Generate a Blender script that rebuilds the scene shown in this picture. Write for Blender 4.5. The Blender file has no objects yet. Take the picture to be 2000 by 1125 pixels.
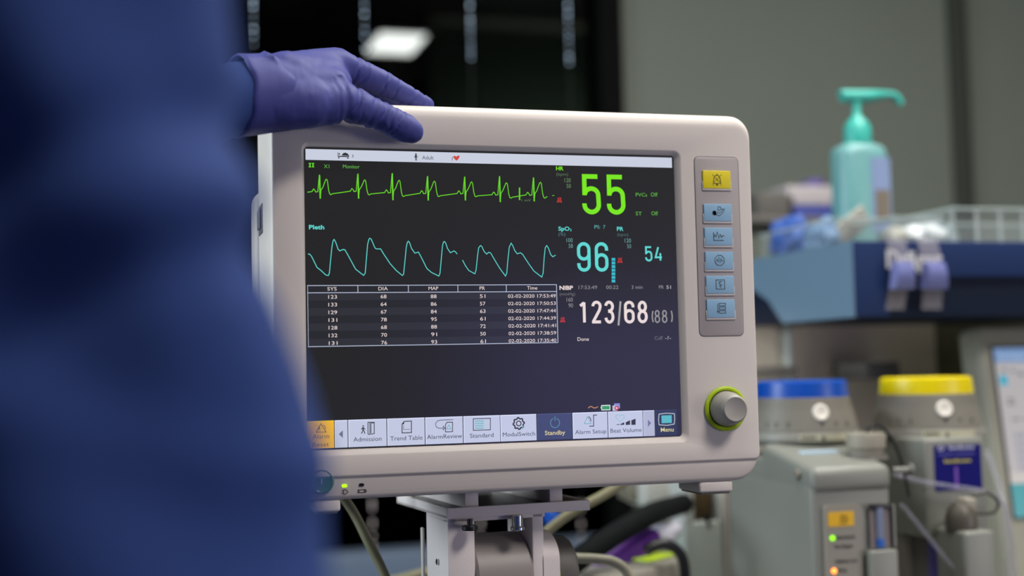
import bpy, bmesh, math, random
from mathutils import Vector, Matrix, noise
random.seed(7)
C = bpy.context.scene.collection
sc = bpy.context.scene
# ------------------------------------------------------------------ camera
F = 2600.0; HY = 724.5; HS = -0.0224; YAW = 0.2786; CAMZ = 1.25
def _basis():
    r1 = Vector((0, -(HY-562.5), -F)); r2 = Vector((1000, -(HY+HS*1000-562.5), -F))
    u = r2.cross(r1).normalized()
    if u.y < 0: u = -u
    v = (Vector((0, 0, -1)) - u*(-u.z)).normalized(); r = v.cross(u)
    c, s = math.cos(YAW), math.sin(YAW)
    Rw, Vw, Zw = Vector((c, -s, 0)), Vector((s, c, 0)), Vector((0, 0, 1))
    M = Matrix(((0,)*3,)*3)
    for i in range(3):
        for j in range(3):
            M[i][j] = Rw[i]*r[j] + Vw[i]*v[j] + Zw[i]*u[j]
    return M, Rw, Vw
MC, RW, VW = _basis()
CAM = Vector((0, 0, CAMZ))
def ray(px, py): return MC @ Vector(((px-1000)/F, -(py-562.5)/F, -1))
def at(px, py, Y):
    d = ray(px, py); return CAM + d*(Y/d.y)
def atv(px, py, V): return CAM + ray(px, py)*V
def atz(px, py, Z):
    d = ray(px, py); return CAM + d*((Z-CAMZ)/d.z)
def cf(R, V, z): return RW*R + VW*V + Vector((0, 0, z))
cd = bpy.data.cameras.new('camera'); cam = bpy.data.objects.new('camera', cd); C.objects.link(cam)
cam.matrix_world = Matrix.Translation(CAM) @ MC.to_4x4()
cd.sensor_width = 36; cd.lens = 36*F/2000
cd.clip_start = 0.02; cd.clip_end = 50
cd.dof.use_dof = True; cd.dof.focus_distance = 1.055; cd.dof.aperture_fstop = 2.8
sc.camera = cam
# ------------------------------------------------------------------ world, view
sc.view_settings.view_transform = 'Standard'; sc.view_settings.look = 'None'
sc.view_settings.gamma = 1; sc.view_settings.exposure = 0.0; sc.view_settings.use_curve_mapping = False
w = bpy.data.worlds.new('world'); sc.world = w; w.use_nodes = True
w.node_tree.nodes['Background'].inputs[0].default_value = (0.5, 0.6, 0.7, 1)
w.node_tree.nodes['Background'].inputs[1].default_value = 0.06
def area(name, loc, aim, size, power, col, sy=None):
    l = bpy.data.lights.new(name, 'AREA'); l.energy = power; l.color = col; l.size = size
    if sy: l.shape = 'RECTANGLE'; l.size_y = sy
    o = bpy.data.objects.new(name, l); C.objects.link(o); o.location = loc
    o.rotation_euler = (Vector(aim)-Vector(loc)).to_track_quat('-Z', 'Y').to_euler()
    return o
CEIL = 2.75
LAMPS = [((-1.3, 1.5), 26, (0.86, 0.95, 1.0)), ((0.4, 1.0), 10, (1.0, 0.98, 0.93)), ((1.1, -0.3), 34, (1.0, 0.94, 0.90)), ((-1.5, -1.6), 3, (0.9, 0.95, 1.0)), ((1.35, 1.3), 27, (1.0, 0.99, 0.93))]
for (x, y), p, c in LAMPS:
    area('panel_light', (x, y, CEIL-0.03), (x, y, 0), 0.58, p, c)
area('left_side_light', (-2.35, 1.5, 1.7), (0.4, 1.2, 1.2), 1.2, 52, (0.78, 0.90, 1.0), 1.0)  # broad cool light from the left, no window behind it
area('rear_fill_light', (3.3, -1.9, 1.2), (0.4, 1.0, 1.2), 1.2, 36, (1.0, 0.95, 0.92), 1.0)  # added soft fill from behind right, lights the bracket and housing front
area('blind_fill_light', at(1180, 300, 6.2)+Vector((0, -0.25, 0.0)), at(1120, 200, 6.9), 0.25, 34.0, (0.85, 1.0, 0.85))  # added fill that lights the blind slats, no fixture there
# ------------------------------------------------------------------ materials
def lin(c):
    return tuple(((v/255)/12.92 if v/255 <= 0.04045 else ((v/255+0.055)/1.055)**2.4) for v in c) + (1,)
_m = {}
def mat(name, col, rough=0.5, metal=0.0, spec=0.5, emit=None, es=1.0, trans=0.0, ior=1.45, bump=0.0, bscale=200, coat=0.0, alpha=1.0, var=0.0, sss=0.0):
    if name in _m: return _m[name]
    m = bpy.data.materials.new(name); m.use_nodes = True; nt = m.node_tree; b = nt.nodes['Principled BSDF']
    c = lin(col); b.inputs['Base Color'].default_value = c
    b.inputs['Roughness'].default_value = rough; b.inputs['Metallic'].default_value = metal
    b.inputs['Specular IOR Level'].default_value = spec; b.inputs['IOR'].default_value = ior
    b.inputs['Transmission Weight'].default_value = trans; b.inputs['Coat Weight'].default_value = coat
    b.inputs['Alpha'].default_value = alpha
    if sss: b.inputs['Subsurface Weight'].default_value = sss; b.inputs['Subsurface Scale'].default_value = 0.01
    if emit: b.inputs['Emission Color'].default_value = lin(emit); b.inputs['Emission Strength'].default_value = es
    if bump or var:
        tc = nt.nodes.new('ShaderNodeTexCoord'); n = nt.nodes.new('ShaderNodeTexNoise'); n.inputs['Scale'].default_value = bscale; n.inputs['Detail'].default_value = 4
        nt.links.new(tc.outputs['Object'], n.inputs['Vector'])
        if bump:
            bp = nt.nodes.new('ShaderNodeBump'); bp.inputs['Strength'].default_value = bump; bp.inputs['Distance'].default_value = 0.001
            nt.links.new(n.outputs['Fac'], bp.inputs['Height']); nt.links.new(bp.outputs['Normal'], b.inputs['Normal'])
        if var:
            mx = nt.nodes.new('ShaderNodeMix'); mx.data_type = 'RGBA'
            mx.inputs['A'].default_value = tuple(v*(1-var) for v in c[:3])+(1,); mx.inputs['B'].default_value = tuple(min(1, v*(1+var)) for v in c[:3])+(1,)
            n2 = nt.nodes.new('ShaderNodeTexNoise'); n2.inputs['Scale'].default_value = 6; nt.links.new(tc.outputs['Object'], n2.inputs['Vector'])
            nt.links.new(n2.outputs['Fac'], mx.inputs['Factor']); nt.links.new(mx.outputs['Result'], b.inputs['Base Color'])
    _m[name] = m; return m
def ui(col, es=1.0):
    return mat('screen_%d_%d_%d' % col, (4, 4, 5), 0.2, spec=0.5, emit=col, es=es, ior=1.75)
# ------------------------------------------------------------------ mesh builder
ORG = {}
def org(o): return ORG.get(o, Vector((0, 0, 0)))
class MB:
    def __init__(s): s.v = []; s.f = []; s.mi = []; s.mats = []
    def m(s, mt):
        if mt not in s.mats: s.mats.append(mt)
        return s.mats.index(mt)
    def add(s, vs, fs, mt):
        k = len(s.v); i = s.m(mt); s.v += [Vector(v) for v in vs]
        for f in fs: s.f.append([k+a for a in f]); s.mi.append(i)
        return s
    def bm(s, bm, mt):
        bm.verts.ensure_lookup_table(); bm.verts.index_update()
        s.add([v.co.copy() for v in bm.verts], [[v.index for v in f.verts] for f in bm.faces], mt); bm.free(); return s
    def box(s, a, b, mt, bev=0.0, seg=3, M=None):
        bm = bmesh.new(); bmesh.ops.create_cube(bm, size=1)
        a, b = Vector(a), Vector(b); c = (a+b)/2; d = b-a
        for v in bm.verts: v.co = Vector((v.co.x*d.x, v.co.y*d.y, v.co.z*d.z))+c
        if bev: bmesh.ops.bevel(bm, geom=bm.edges[:], offset=min(bev, 0.49*min(abs(d.x), abs(d.y), abs(d.z))), segments=seg, profile=0.5, affect='EDGES')
        if M: bm.transform(M)
        return s.bm(bm, mt)
    def loft(s, rings, mt, cap=True, closed=True):
        n = len(rings[0]); vs = [p for r in rings for p in r]; fs = []
        for k in range(len(rings)-1):
            for i in range(n if closed else n-1):
                j = (i+1) % n; fs.append([k*n+i, k*n+j, (k+1)*n+j, (k+1)*n+i])
        if cap:
            fs.append(list(range(n))[::-1]); fs.append([(len(rings)-1)*n+i for i in range(n)])
        return s.add(vs, fs, mt)
    def lathe(s, prof, c, mt, axis=(0, 0, 1), n=48, cap=True):
        c = Vector(c); q = Vector((0, 0, 1)).rotation_difference(Vector(axis).normalized())
        return s.loft([[c + q @ Vector((r*math.cos(2*math.pi*i/n), r*math.sin(2*math.pi*i/n), h)) for i in range(n)] for r, h in prof], mt, cap)
    def cyl(s, a, b, r, mt, n=32, bev=0.0):
        a, b = Vector(a), Vector(b); L = (b-a).length
        pr = [(r-bev, 0), (r, bev), (r, L-bev), (r-bev, L)] if bev else [(r, 0), (r, L)]
        return s.lathe(pr, a, mt, b-a, n)
    def tube(s, pts, r, mt, n=12, sub=6, ribs=0):
        P = smooth(pts, sub); N = len(P); rings = []; up = Vector((0.13, 0.27, 1)).normalized()
        for i, p in enumerate(P):
            t = (P[min(i+1, N-1)]-P[max(i-1, 0)]).normalized()
            x = t.cross(up).normalized(); y = x.cross(t).normalized(); up = y
            rr = r(i/(N-1)) if callable(r) else r
            if ribs: rr *= 1+0.06*math.cos(i*math.pi/ribs*2)
            rings.append([p+(x*math.cos(2*math.pi*k/n)+y*math.sin(2*math.pi*k/n))*rr for k in range(n)])
        return s.loft(rings, mt)
    # flat drawing on a vertical plane facing -Y
    def poly(s, pts, Y, mt):   # pts: (x,z)
        A = sum(pts[i][0]*pts[(i+1) % len(pts)][1]-pts[(i+1) % len(pts)][0]*pts[i][1] for i in range(len(pts)))
        if A < 0: pts = pts[::-1]
        return s.add([(x, Y, z) for x, z in pts], [list(range(len(pts)))], mt)
    def stroke(s, pts, wd, Y, mt, closed=False):
        P = [Vector((p[0], p[1])) for p in pts]; n = len(P); L = []; R = []
        for i in range(n):
            if closed: a, b = P[i-1], P[(i+1) % n]
            else: a, b = P[max(i-1, 0)], P[min(i+1, n-1)]
            d1 = (P[i]-a); d2 = (b-P[i])
            d1 = d1.normalized() if d1.length > 1e-9 else d2.normalized(); d2 = d2.normalized() if d2.length > 1e-9 else d1
            n1 = Vector((-d1.y, d1.x)); n2 = Vector((-d2.y, d2.x)); mm = (n1+n2)
            mm = mm.normalized() if mm.length > 1e-6 else n1
            k = min(1/max(mm.dot(n1), 0.35), 2.2)
            L.append(P[i]+mm*wd/2*k); R.append(P[i]-mm*wd/2*k)
        fs = []
        for i in range(n if closed else n-1):
            j = (i+1) % n; fs.append([i, i+n, j+n, j])
        return s.add([(p.x, Y, p.y) for p in L+R], fs, mt)
    def build(s, name, parent=None, sharp=35, tag=None, kind=None):
        me = bpy.data.meshes.new(name); o0 = org(parent)
        me.from_pydata([v-o0 for v in s.v], [], s.f)
        for mt in s.mats: me.materials.append(mt)
        me.polygons.foreach_set('material_index', s.mi)
        me.validate()
        bm = bmesh.new(); bm.from_mesh(me)
        if s.__dict__.get('fixn', True) and not s.__dict__.get('flat'): bmesh.ops.recalc_face_normals(bm, faces=bm.faces[:])
        bm.to_mesh(me); bm.free()
        me.polygons.foreach_set('use_smooth', [True]*len(me.polygons)); me.set_sharp_from_angle(angle=math.radians(sharp))
        o = bpy.data.objects.new(name, me); C.objects.link(o)
        if parent: o.parent = parent; ORG[o] = o0
        if tag: o['label'], o['category'] = tag[0], tag[1]
        if tag and len(tag) > 2: o['group'] = tag[2]
        if kind: o['kind'] = kind
        return o
def thing(name, loc, label, cat, group=None):
    o = bpy.data.objects.new(name, None); C.objects.link(o); o.location = loc; o.empty_display_size = 0.05
    ORG[o] = Vector(loc); o['label'] = label; o['category'] = cat
    if group: o['group'] = group
    return o
def lab(o, t): o['label'] = t; return o
def copy_thing(root, label, off):
    r = root.copy(); C.objects.link(r); r.location = root.location+Vector(off); r['label'] = label
    for ch in list(root.children):
        c = ch.copy(); C.objects.link(c); c.parent = r
        for g in list(ch.children):
            d = g.copy(); C.objects.link(d); d.parent = c
    return r
def smooth(pts, sub):
    P = [Vector(p) for p in pts]
    if sub <= 1 or len(P) < 3: return P
    out = []
    for i in range(len(P)-1):
        a, b, c, d = P[max(i-1, 0)], P[i], P[i+1], P[min(i+2, len(P)-1)]
        for k in range(sub):
            t = k/sub
            out.append(0.5*((2*b)+(c-a)*t+(2*a-5*b+4*c-d)*t*t+(3*b-a-3*c+d)*t**3))
    return out+[P[-1]]
def rrect(x0, x1, z0, z1, r, Y, n=8):
    """ring in a Y plane; r = radii (tl, tr, br, bl)"""
    tl, tr, br, bl = (r,)*4 if not isinstance(r, tuple) else r
    out = []
    for cx, cz, rr, a0 in ((x1-tr, z1-tr, tr, 90), (x1-br, z0+br, br, 0), (x0+bl, z0+bl, bl, -90), (x0+tl, z1-tl, tl, -180)):
        for k in range(n+1):
            a = math.radians(a0-90*k/n); out.append(Vector((cx+rr*math.cos(a), Y, cz+rr*math.sin(a))))
    return out
_tc = {}
def glyphs(s, bold):
    if (s, bold) in _tc: return _tc[(s, bold)]
    c = bpy.data.curves.new('t', 'FONT'); c.body = s; c.resolution_u = 3; c.offset = bold
    o = bpy.data.objects.new('t', c); C.objects.link(o); bpy.context.view_layer.update()
    me = bpy.data.meshes.new_from_object(o.evaluated_get(bpy.context.evaluated_depsgraph_get()))
    vs = [(v.co.x, v.co.y) for v in me.vertices]; fs = [list(p.vertices) for p in me.polygons]
    bpy.data.objects.remove(o); bpy.data.curves.remove(c); bpy.data.meshes.remove(me)
    _tc[(s, bold)] = (vs, fs); return vs, fs
def text(mb, s, x0, x1, zb, cap, Y, mt, bold=0.0, M=None):
    """ink from x0 to x1, baseline zb, capital height cap, on plane Y facing -Y (or mapped by M)"""
    vs, fs = glyphs(s, bold); a = min(v[0] for v in vs); b = max(v[0] for v in vs)
    k = cap/0.69; kx = (x1-x0)/(b-a)
    P = [Vector((x0+(v[0]-a)*kx, Y, zb+v[1]*k)) for v in vs]
    if M: P = [M @ p for p in P]
    mb.add(P, fs, mt)
def sdf(parts, voxel, sm=3, smf=0.5):
    """one continuous surface from tapered capsules ('c',a,ra,b,rb) and ellipsoids ('e',c,(rx,ry,rz),rot)"""
    bm = bmesh.new()
    for p in parts:
        if p[0] == 'c':
            a, ra, b, rb = Vector(p[1]), p[2], Vector(p[3]), p[4]; d = b-a; L = d.length
            q = Vector((0, 0, 1)).rotation_difference(d.normalized()) if L > 1e-6 else Matrix.Identity(3).to_quaternion()
            prof = [(ra*math.sin(t), -ra*math.cos(t)) for t in [math.pi/2*i/6 for i in range(7)]]
            prof += [(rb*math.cos(t), L+rb*math.sin(t)) for t in [math.pi/2*i/6 for i in range(7)]]
            n = 20; rings = []
            for r, h in prof: rings.append([bm.verts.new(a+q @ Vector((max(r, 1e-5)*math.cos(2*math.pi*i/n), max(r, 1e-5)*math.sin(2*math.pi*i/n), h))) for i in range(n)])
            for r1, r2 in zip(rings, rings[1:]):
                for i in range(n): bm.faces.new((r1[i], r1[(i+1) % n], r2[(i+1) % n], r2[i]))
            bm.faces.new(rings[0][::-1]); bm.faces.new(rings[-1])
        else:
            c, r = Vector(p[1]), p[2]; R = p[3].to_4x4() if len(p) > 3 else Matrix.Identity(4)
            bmesh.ops.create_uvsphere(bm, u_segments=24, v_segments=16, radius=1, matrix=Matrix.Translation(c) @ R @ Matrix.Diagonal((r[0], r[1], r[2], 1)))
    me = bpy.data.meshes.new('tmp'); bm.to_mesh(me); bm.free()
    o = bpy.data.objects.new('tmp', me); C.objects.link(o)
    md = o.modifiers.new('r', 'REMESH'); md.mode = 'VOXEL'; md.voxel_size = voxel
    s2 = o.modifiers.new('s', 'SMOOTH'); s2.iterations = sm; s2.factor = smf
    bpy.context.view_layer.update()
    out = bpy.data.meshes.new_from_object(o.evaluated_get(bpy.context.evaluated_depsgraph_get()))
    bpy.data.objects.remove(o); bpy.data.meshes.remove(me)
    mb = MB(); mb.v = [v.co.copy() for v in out.vertices]; mb.f = [list(p.vertices) for p in out.polygons]
    nr = [v.normal.copy() for v in out.vertices]; bpy.data.meshes.remove(out)
    return mb, nr
def finish(mb, mt): mb.mats = [mt]; mb.mi = [0]*len(mb.f); return mb
# ------------------------------------------------------------------ palette
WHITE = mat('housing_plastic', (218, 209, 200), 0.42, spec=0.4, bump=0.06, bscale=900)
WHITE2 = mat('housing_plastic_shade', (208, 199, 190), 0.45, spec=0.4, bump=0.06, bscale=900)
KEYG = mat('key_panel_grey', (168, 160, 158), 0.5, bump=0.05, bscale=900)
ALU = mat('brushed_aluminium', (226, 216, 211), 0.5, metal=0.0, bump=0.08, bscale=400)
CHROME = mat('chrome', (200, 200, 200), 0.15, metal=1)
BLACKP = mat('black_plastic', (14, 14, 15), 0.4)
DARKP = mat('dark_rubber', (34, 38, 38), 0.55)
GREYP = mat('grey_plastic', (118, 114, 104), 0.5)
GREYD = mat('dark_grey_plastic', (98, 94, 88), 0.5)
VAPG = mat('vaporizer_grey', (124, 125, 117), 0.42)
LGREY = mat('light_grey_plastic', (178, 180, 174), 0.45)
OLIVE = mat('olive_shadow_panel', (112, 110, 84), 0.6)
LIME = mat('lime_plastic', (176, 205, 20), 0.35, coat=0.4)
BLUEP = mat('blue_lacquer', (22, 42, 84), 0.6, spec=0.2)
CAPBLUE = mat('cap_blue', (8, 72, 168), 0.35)
CAPYEL = mat('cap_yellow', (222, 200, 0), 0.35)
INK = mat('print_ink', (40, 38, 38), 0.6)
CABLE = mat('beige_cable', (120, 116, 88), 0.5)
CLEAR = mat('clear_plastic', (215, 230, 232), 0.12, trans=0.85, ior=1.3)
CLEARP = mat('clear_film', (205, 220, 222), 0.15, alpha=0.05)
# ------------------------------------------------------------------ the setting
XL, XR, YB, YF = -2.6, 3.8, -2.6, 3.0
WALLM = mat('wall_paint', (111, 117, 107), 0.8, bump=0.05, bscale=60, var=0.04)
def struct(name, mb, parent=None):
    o = mb.build(name, parent)
    if not parent: o['kind'] = 'structure'
    return o
struct('floor', MB().box((XL, YB, -0.05), (XR, YF, 0), mat('vinyl_floor', (46, 52, 64), 0.35, var=0.1)))
struct('ceiling', MB().box((XL, YB, CEIL), (XR, YF, CEIL+0.05), mat('ceiling_paint', (150, 150, 148), 0.9)))
struct('wall_left', MB().box((XL-0.1, YB, 0), (XL, YF, CEIL), WALLM))
struct('wall_right', MB().box((XR, YB, 0), (XR+0.1, YF, CEIL), WALLM))
struct('wall_front', MB().box((XL-0.1, YB-0.1, 0), (XR+0.1, YB, CEIL), mat('wall_paint_dark', (70, 72, 74), 0.8)))
wx = at(1212, 100, YF).x        # right jamb of the window
sillz = at(760, 1098, YF).z
mb = MB(); mb.box((wx, YF, 0), (XR+0.1, YF+0.12, CEIL), WALLM); mb.box((XL-0.1, YF, 0), (wx, YF+0.12, sillz-0.03), mat('wall_lower', (100, 112, 122), 0.7)); mb.box((XL-0.1, YF, 2.62), (wx, YF+0.12, CEIL), WALLM)
struct('wall_back', mb)
# dark strip on the back wall in place of a door gap
gx0, gx1 = at(1850, 100, YF).x, at(1884, 100, YF).x
struct('trim_1', MB().box((gx0, YF-0.02, 0), (gx1, YF, CEIL), mat('dark_strip', (52, 56, 48), 0.7), 0.003))
# window
win = MB(); fr = mat('window_frame_dark', (11, 12, 11), 0.85, spec=0.1)
win.box((wx-0.055, YF-0.02, sillz), (wx, YF+0.1, 2.62), fr, 0.004)
win.box((XL, YF-0.02, sillz), (XL+0.05, YF+0.1, 2.62), fr, 0.004)
win.box((XL, YF-0.02, 2.57), (wx, YF+0.1, 2.62), fr, 0.004)
win.box((XL, YF-0.02, sillz-0.0), (wx, YF+0.1, sillz+0.03), fr, 0.004)
wo = win.build('window_1'); wo['kind'] = 'structure'
GL = mat('window_glass', (76, 78, 78), 0.0, trans=1.0, ior=1.015)
MB().box((XL+0.05, YF+0.04, sillz+0.03), (wx-0.055, YF+0.046, 2.57), GL).build('glass_pane', wo)
sl = MB(); SILL = mat('sill_paint', (140, 158, 178), 0.45)
sl.box((XL, YF-0.20, sillz-0.075), (wx, YF, sillz-0.03), SILL, 0.006)
sl.box((XL, YF-0.10, sillz-0.03), (wx, YF, sillz+0.035), mat('sill_upstand', (104, 118, 138), 0.5), 0.006)
struct('trim_2', sl)
# dark corridor beyond the glass, invented to hold the reflected lamp
DK = mat('corridor_dark', (16, 17, 17), 0.9)
cor = MB(); cy = 9.5; cz = CAMZ+1.92
cor.box((XL-3, cy, -0.1), (XR+1, cy+0.1, cz), DK); cor.box((XL-3.1, YF+0.14, 0), (XL-3, cy, cz), DK)
cor.box((XR+1, YF+0.14, 0), (XR+1.1, cy, cz), DK); cor.box((XL-3, YF+0.14, cz), (XR+1, cy, cz+0.1), DK)
cor.box((XL-3, YF+0.14, -0.1), (XR+1, cy, 0), mat('corridor_floor', (14, 20, 30), 0.7))
struct('wall_corridor', cor)
def ceiling_light(x, y, z, sx, sy, es, label, col=(255, 255, 250)):
    t = thing('ceiling_light', (x, y, z), label, 'lamp', 'square ceiling lights')
    f = MB(); 
    for a, b in (((x-sx/2-.02, y-sy/2-.02), (x+sx/2+.02, y-sy/2)), ((x-sx/2-.02, y+sy/2), (x+sx/2+.02, y+sy/2+.02)), ((x-sx/2-.02, y-sy/2), (x-sx/2, y+sy/2)), ((x+sx/2, y-sy/2), (x+sx/2+.02, y+sy/2))):
        f.box((a[0], a[1], z-.012), (b[0], b[1], z), LGREY)
    f.build('frame', t)
    MB().box((x-sx/2, y-sy/2, z-.006), (x+sx/2, y+sy/2, z), mat('diffuser_%g' % es, (240, 240, 240), 0.6, emit=col, es=es)).build('diffuser', t)
pa, pb = atz(841, 57, cz), atz(712, 107, cz); pc = atz(746, 57, cz)
ceiling_light((pa.x+pc.x)/2, (pa.y+pb.y)/2, cz, (pa-pc).length, abs(pb.y-pa.y)*0.72, 16.0, 'lit panel added beyond the dark window in place of a ceiling lamp reflection')  # panel built behind the glass in place of a ceiling light's reflection
for i, ((x, y), p, c) in enumerate(LAMPS):
    ceiling_light(x, y, CEIL, 0.6, 0.6, 1.5, 'white square ceiling panel ' + ['above the left of the room', 'above the patient monitor', 'overhead behind the viewpoint', 'overhead to the rear left', 'over the anaesthesia machine'][i])
# venetian blind on the far side
bl = thing('venetian_blind', (at(1000, 300, 6.9).x, 6.9, 1.0), 'dim grey horizontal slatted blind seen through the dark window beside the jamb', 'blind')
sm_ = MB(); bx0, bx1 = at(840, 200, 6.9).x, at(1320, 200, 6.9).x
for k in range(99):
    z = 3.12-0.0225*k
    sm_.box((bx0, -0.012, -0.0006), (bx1, 0.012, 0.0006), mat('blind_slat', (120, 130, 118), 0.5), M=Matrix.Translation((0, 6.9, z)) @ Matrix.Rotation(math.radians(38), 4, 'X'))
sm_.build('slats', bl)
MB().box((bx0, 6.87, 3.125), (bx1, 6.93, 3.165), GREYD, 0.003).build('head_rail', bl)
# strings of beads hanging by the glass, their glow put into the material
BEAD = mat('glow_bead', (200, 210, 220), 0.3, emit=(170, 200, 230), es=1.25)
BEADW = mat('glow_bead_warm', (200, 195, 190), 0.3, emit=(190, 165, 165), es=0.33)
def bead_mesh(mt, r):
    k = MB(); bm = bmesh.new(); bmesh.ops.create_icosphere(bm, subdivisions=2, radius=r); k.bm(bm, mt); o = k.build('bead'); me = o.data; bpy.data.objects.remove(o); return me
BEADS = [bead_mesh(BEAD, 0.0026), bead_mesh(mat('glow_bead_dim', (200, 210, 220), 0.3, emit=(130, 160, 190), es=0.45), 0.0026), bead_mesh(mat('glow_bead_bright', (200, 210, 220), 0.3, emit=(180, 205, 230), es=2.6), 0.0026)]; BEADW = bead_mesh(BEADW, 0.0034)
for i, (px, py, nm) in enumerate(((495, 86, 'nearest the blue gown'), (713, 96, 'just left of the lit reflection panel'), (920, 112, 'right of the lit reflection panel'), (1112, 122, 'nearest the right window jamb'))):
    e = at(px, py, YF-0.2); t = thing('bead_string', (e.x, e.y, 0.95), 'hanging string of tiny pale glowing beads ' + nm, 'string lights', 'bead strings hanging by the window')
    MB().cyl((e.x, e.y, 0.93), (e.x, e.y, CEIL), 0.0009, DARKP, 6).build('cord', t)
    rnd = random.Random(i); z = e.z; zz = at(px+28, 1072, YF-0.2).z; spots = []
    while z < 2.3: spots.append((z, rnd.choice(BEADS))); z += 0.0135*rnd.choice((1, 1, 1.1, 1.3, 2.0 if i < 2 else 1))
    spots += [(zz+q, BEADW) for q in (0, .0105, .028, .05, .0573, .085, .0925, .1)]
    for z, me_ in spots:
        o = bpy.data.objects.new('bead', me_); C.objects.link(o); o.parent = t; o.location = (0, 0, z-0.95)
# ------------------------------------------------------------------ PATIENT MONITOR
Ys = 1.022                      # picture plane of the display
Yf = Ys-0.005                   # front face of the housing
def X(px, py, Y=Ys): return at(px, py, Y).x
def Z(px, py, Y=Ys): return at(px, py, Y).z
def S(px, py): p = at(px, py, Ys); return (p.x, p.z)
hx0, hx1 = X(527, 450, Yf), X(1479, 600, Yf)
hz1, hz0 = Z(1000, 217, Yf+0.02), Z(1000, 922, Yf)
lz0 = Z(1000, 962, Yf)
mon = thing('patient_monitor', (0.29, Yf+0.05, lz0), 'white bedside patient monitor showing green and cyan vital sign traces', 'medical monitor')
sx0, sz0 = S(602.5, 877); sx1, sz1 = S(1312, 308); sx1 = X(1328, 849)
sz1 = (S(598, 291)[1]+sz1)/2; sz0 = (sz0+S(1328, 849)[1])/2; sx1 = (sx1+S(1312, 308)[0])/2; sx0 = (sx0+S(598, 291)[0])/2
h = MB(); RG = (0.012, 0.016, 0.006, 0.006)
def ring(ins, Y, top=None, N=8):
    t = ins if top is None else top
    return rrect(hx0+ins, hx1-ins, hz0+ins, hz1-t, tuple(max(r-ins*0.6, 0.002) for r in RG), Y, N)
rings = [ring(0.012, Yf+0.105), ring(0.003, Yf+0.1), ring(0, Yf+0.092)]
rings += [ring(0, Yf+0.03)]
for k in range(0, 9):
    a = math.pi/2*k/8
    rings.append(ring(0.0035*(1-math.cos(a)), Yf+0.014*(1-math.sin(a))**1.2, 0.013*(1-math.cos(a))))
# front face, then the sloped rim going in to the glass
ix0, ix1 = sx0-0.0045, sx1+0.0065; iz0, iz1 = sz0-0.0062, sz1+0.0058
rings.append(rrect(ix0, ix1, iz0, iz1, 0.006, Yf))
rings.append(rrect(ix0+0.001, ix1-0.001, iz0+0.001, iz1-0.001, 0.006, Yf+0.0004))
rings.append(rrect(sx0-0.0012, sx1+0.0016, sz0-0.0012, sz1+0.0016, 0.0035, Ys+0.0004))
h.loft(rings, WHITE, cap=False)
h.add([], [], WHITE)
hb = rings[0]; h.add(hb, [list(range(len(hb)))], WHITE)
h.build('housing', mon, 40)
# lower strip with the controls
l = MB(); ls = []
for ins, Y in ((0.010, Yf+0.10), (0, Yf+0.09), (0, Yf+0.012), (0.0006, Yf+0.006), (0.002, Yf+0.0035), (0.0045, Yf+0.0022)):
    ls.append(rrect(hx0+ins+0.001, hx1-ins-0.001, lz0+ins, hz0+0.012, (0.003, 0.003, 0.022-ins, 0.012), Y))
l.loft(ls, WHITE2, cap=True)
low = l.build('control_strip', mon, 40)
# left side detail: raised side bulge with a slot and latch
sd = MB()
prof = [(0.02, 0.09), (0.02, 0.150), (0.045, 0.150), (0.055, 0.13), (0.10, 0.125), (0.105, 0.09)]
bz = Z(500, 400, Yf+0.1)
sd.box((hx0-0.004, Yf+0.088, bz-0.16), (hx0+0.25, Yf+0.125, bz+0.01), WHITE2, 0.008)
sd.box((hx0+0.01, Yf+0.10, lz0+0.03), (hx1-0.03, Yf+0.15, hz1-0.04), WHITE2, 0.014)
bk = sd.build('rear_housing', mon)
dt = MB(); dt.box((hx0-0.0008, Yf+0.055, bz-0.028), (hx0+0.001, Yf+0.085, bz-0.004), GREYD, 0.001)
dt.box((hx0-0.0025, Yf+0.06, bz-0.024), (hx0, Yf+0.08, bz-0.008), GREYP, 0.001)
lab(dt.build('side_latch', mon), 'grey side latch')
# display
scr = MB(); scr.box((sx0-0.0012, Ys, sz0-0.0012), (sx1+0.0016, Ys+0.004, sz1+0.0016), ui((34, 33, 34)), 0)
scr_o = scr.build('display', mon); lab(scr_o, 'dark glossy display with vital sign traces')
def L(k): return Ys-0.00012*k
W_ = (200, 206, 222); GRN = (104, 214, 40); GRD = (96, 178, 70); CY = (95, 214, 208); PINK = (232, 216, 214)
def rect(m_, x0, x1, z0, z1, k, c): m_.poly([(x0, z0), (x1, z0), (x1, z1), (x0, z1)], L(k), ui(c))
def T(m_, s, a, b, capx, c, bold=0.0, k=3):
    """a, b: photo pixels of left and right ink end on the baseline; capx: capital height in photo pixels"""
    p, q = S(*a), S(*b); zb = (p[1]+q[1])/2; ch = capx*(S(a[0], a[1]-10)[1]-p[1])/10
    text(m_, s, p[0], q[0], zb, ch, L(k), ui(c), bold)
def ST(m_, pts, wpx, c, k=3, closed=False): m_.stroke([S(*p) for p in pts], wpx*0.000413, L(k), ui(c), closed)
def mbf(): m_ = MB(); m_.flat = True; return m_
def fin(m_, name, lb=None):
    o = m_.build(name, scr_o)
    if lb: o['label'] = lb
    return o
z6 = lambda x, y: (580+x/3.846, 740+y/3.846)
z2 = lambda x, y: (580+x/3.846, 280+y/3.846)
z5 = lambda x, y: (580+x/3.846, 540+y/3.846)
z3 = lambda x, y: (1060+x/4.326, 300+y/4.326)
z4 = lambda x, y: (1060+x/4.326, 540+y/4.326)
z7 = lambda x, y: (1040+x/4.326, 720+y/4.326)
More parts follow.
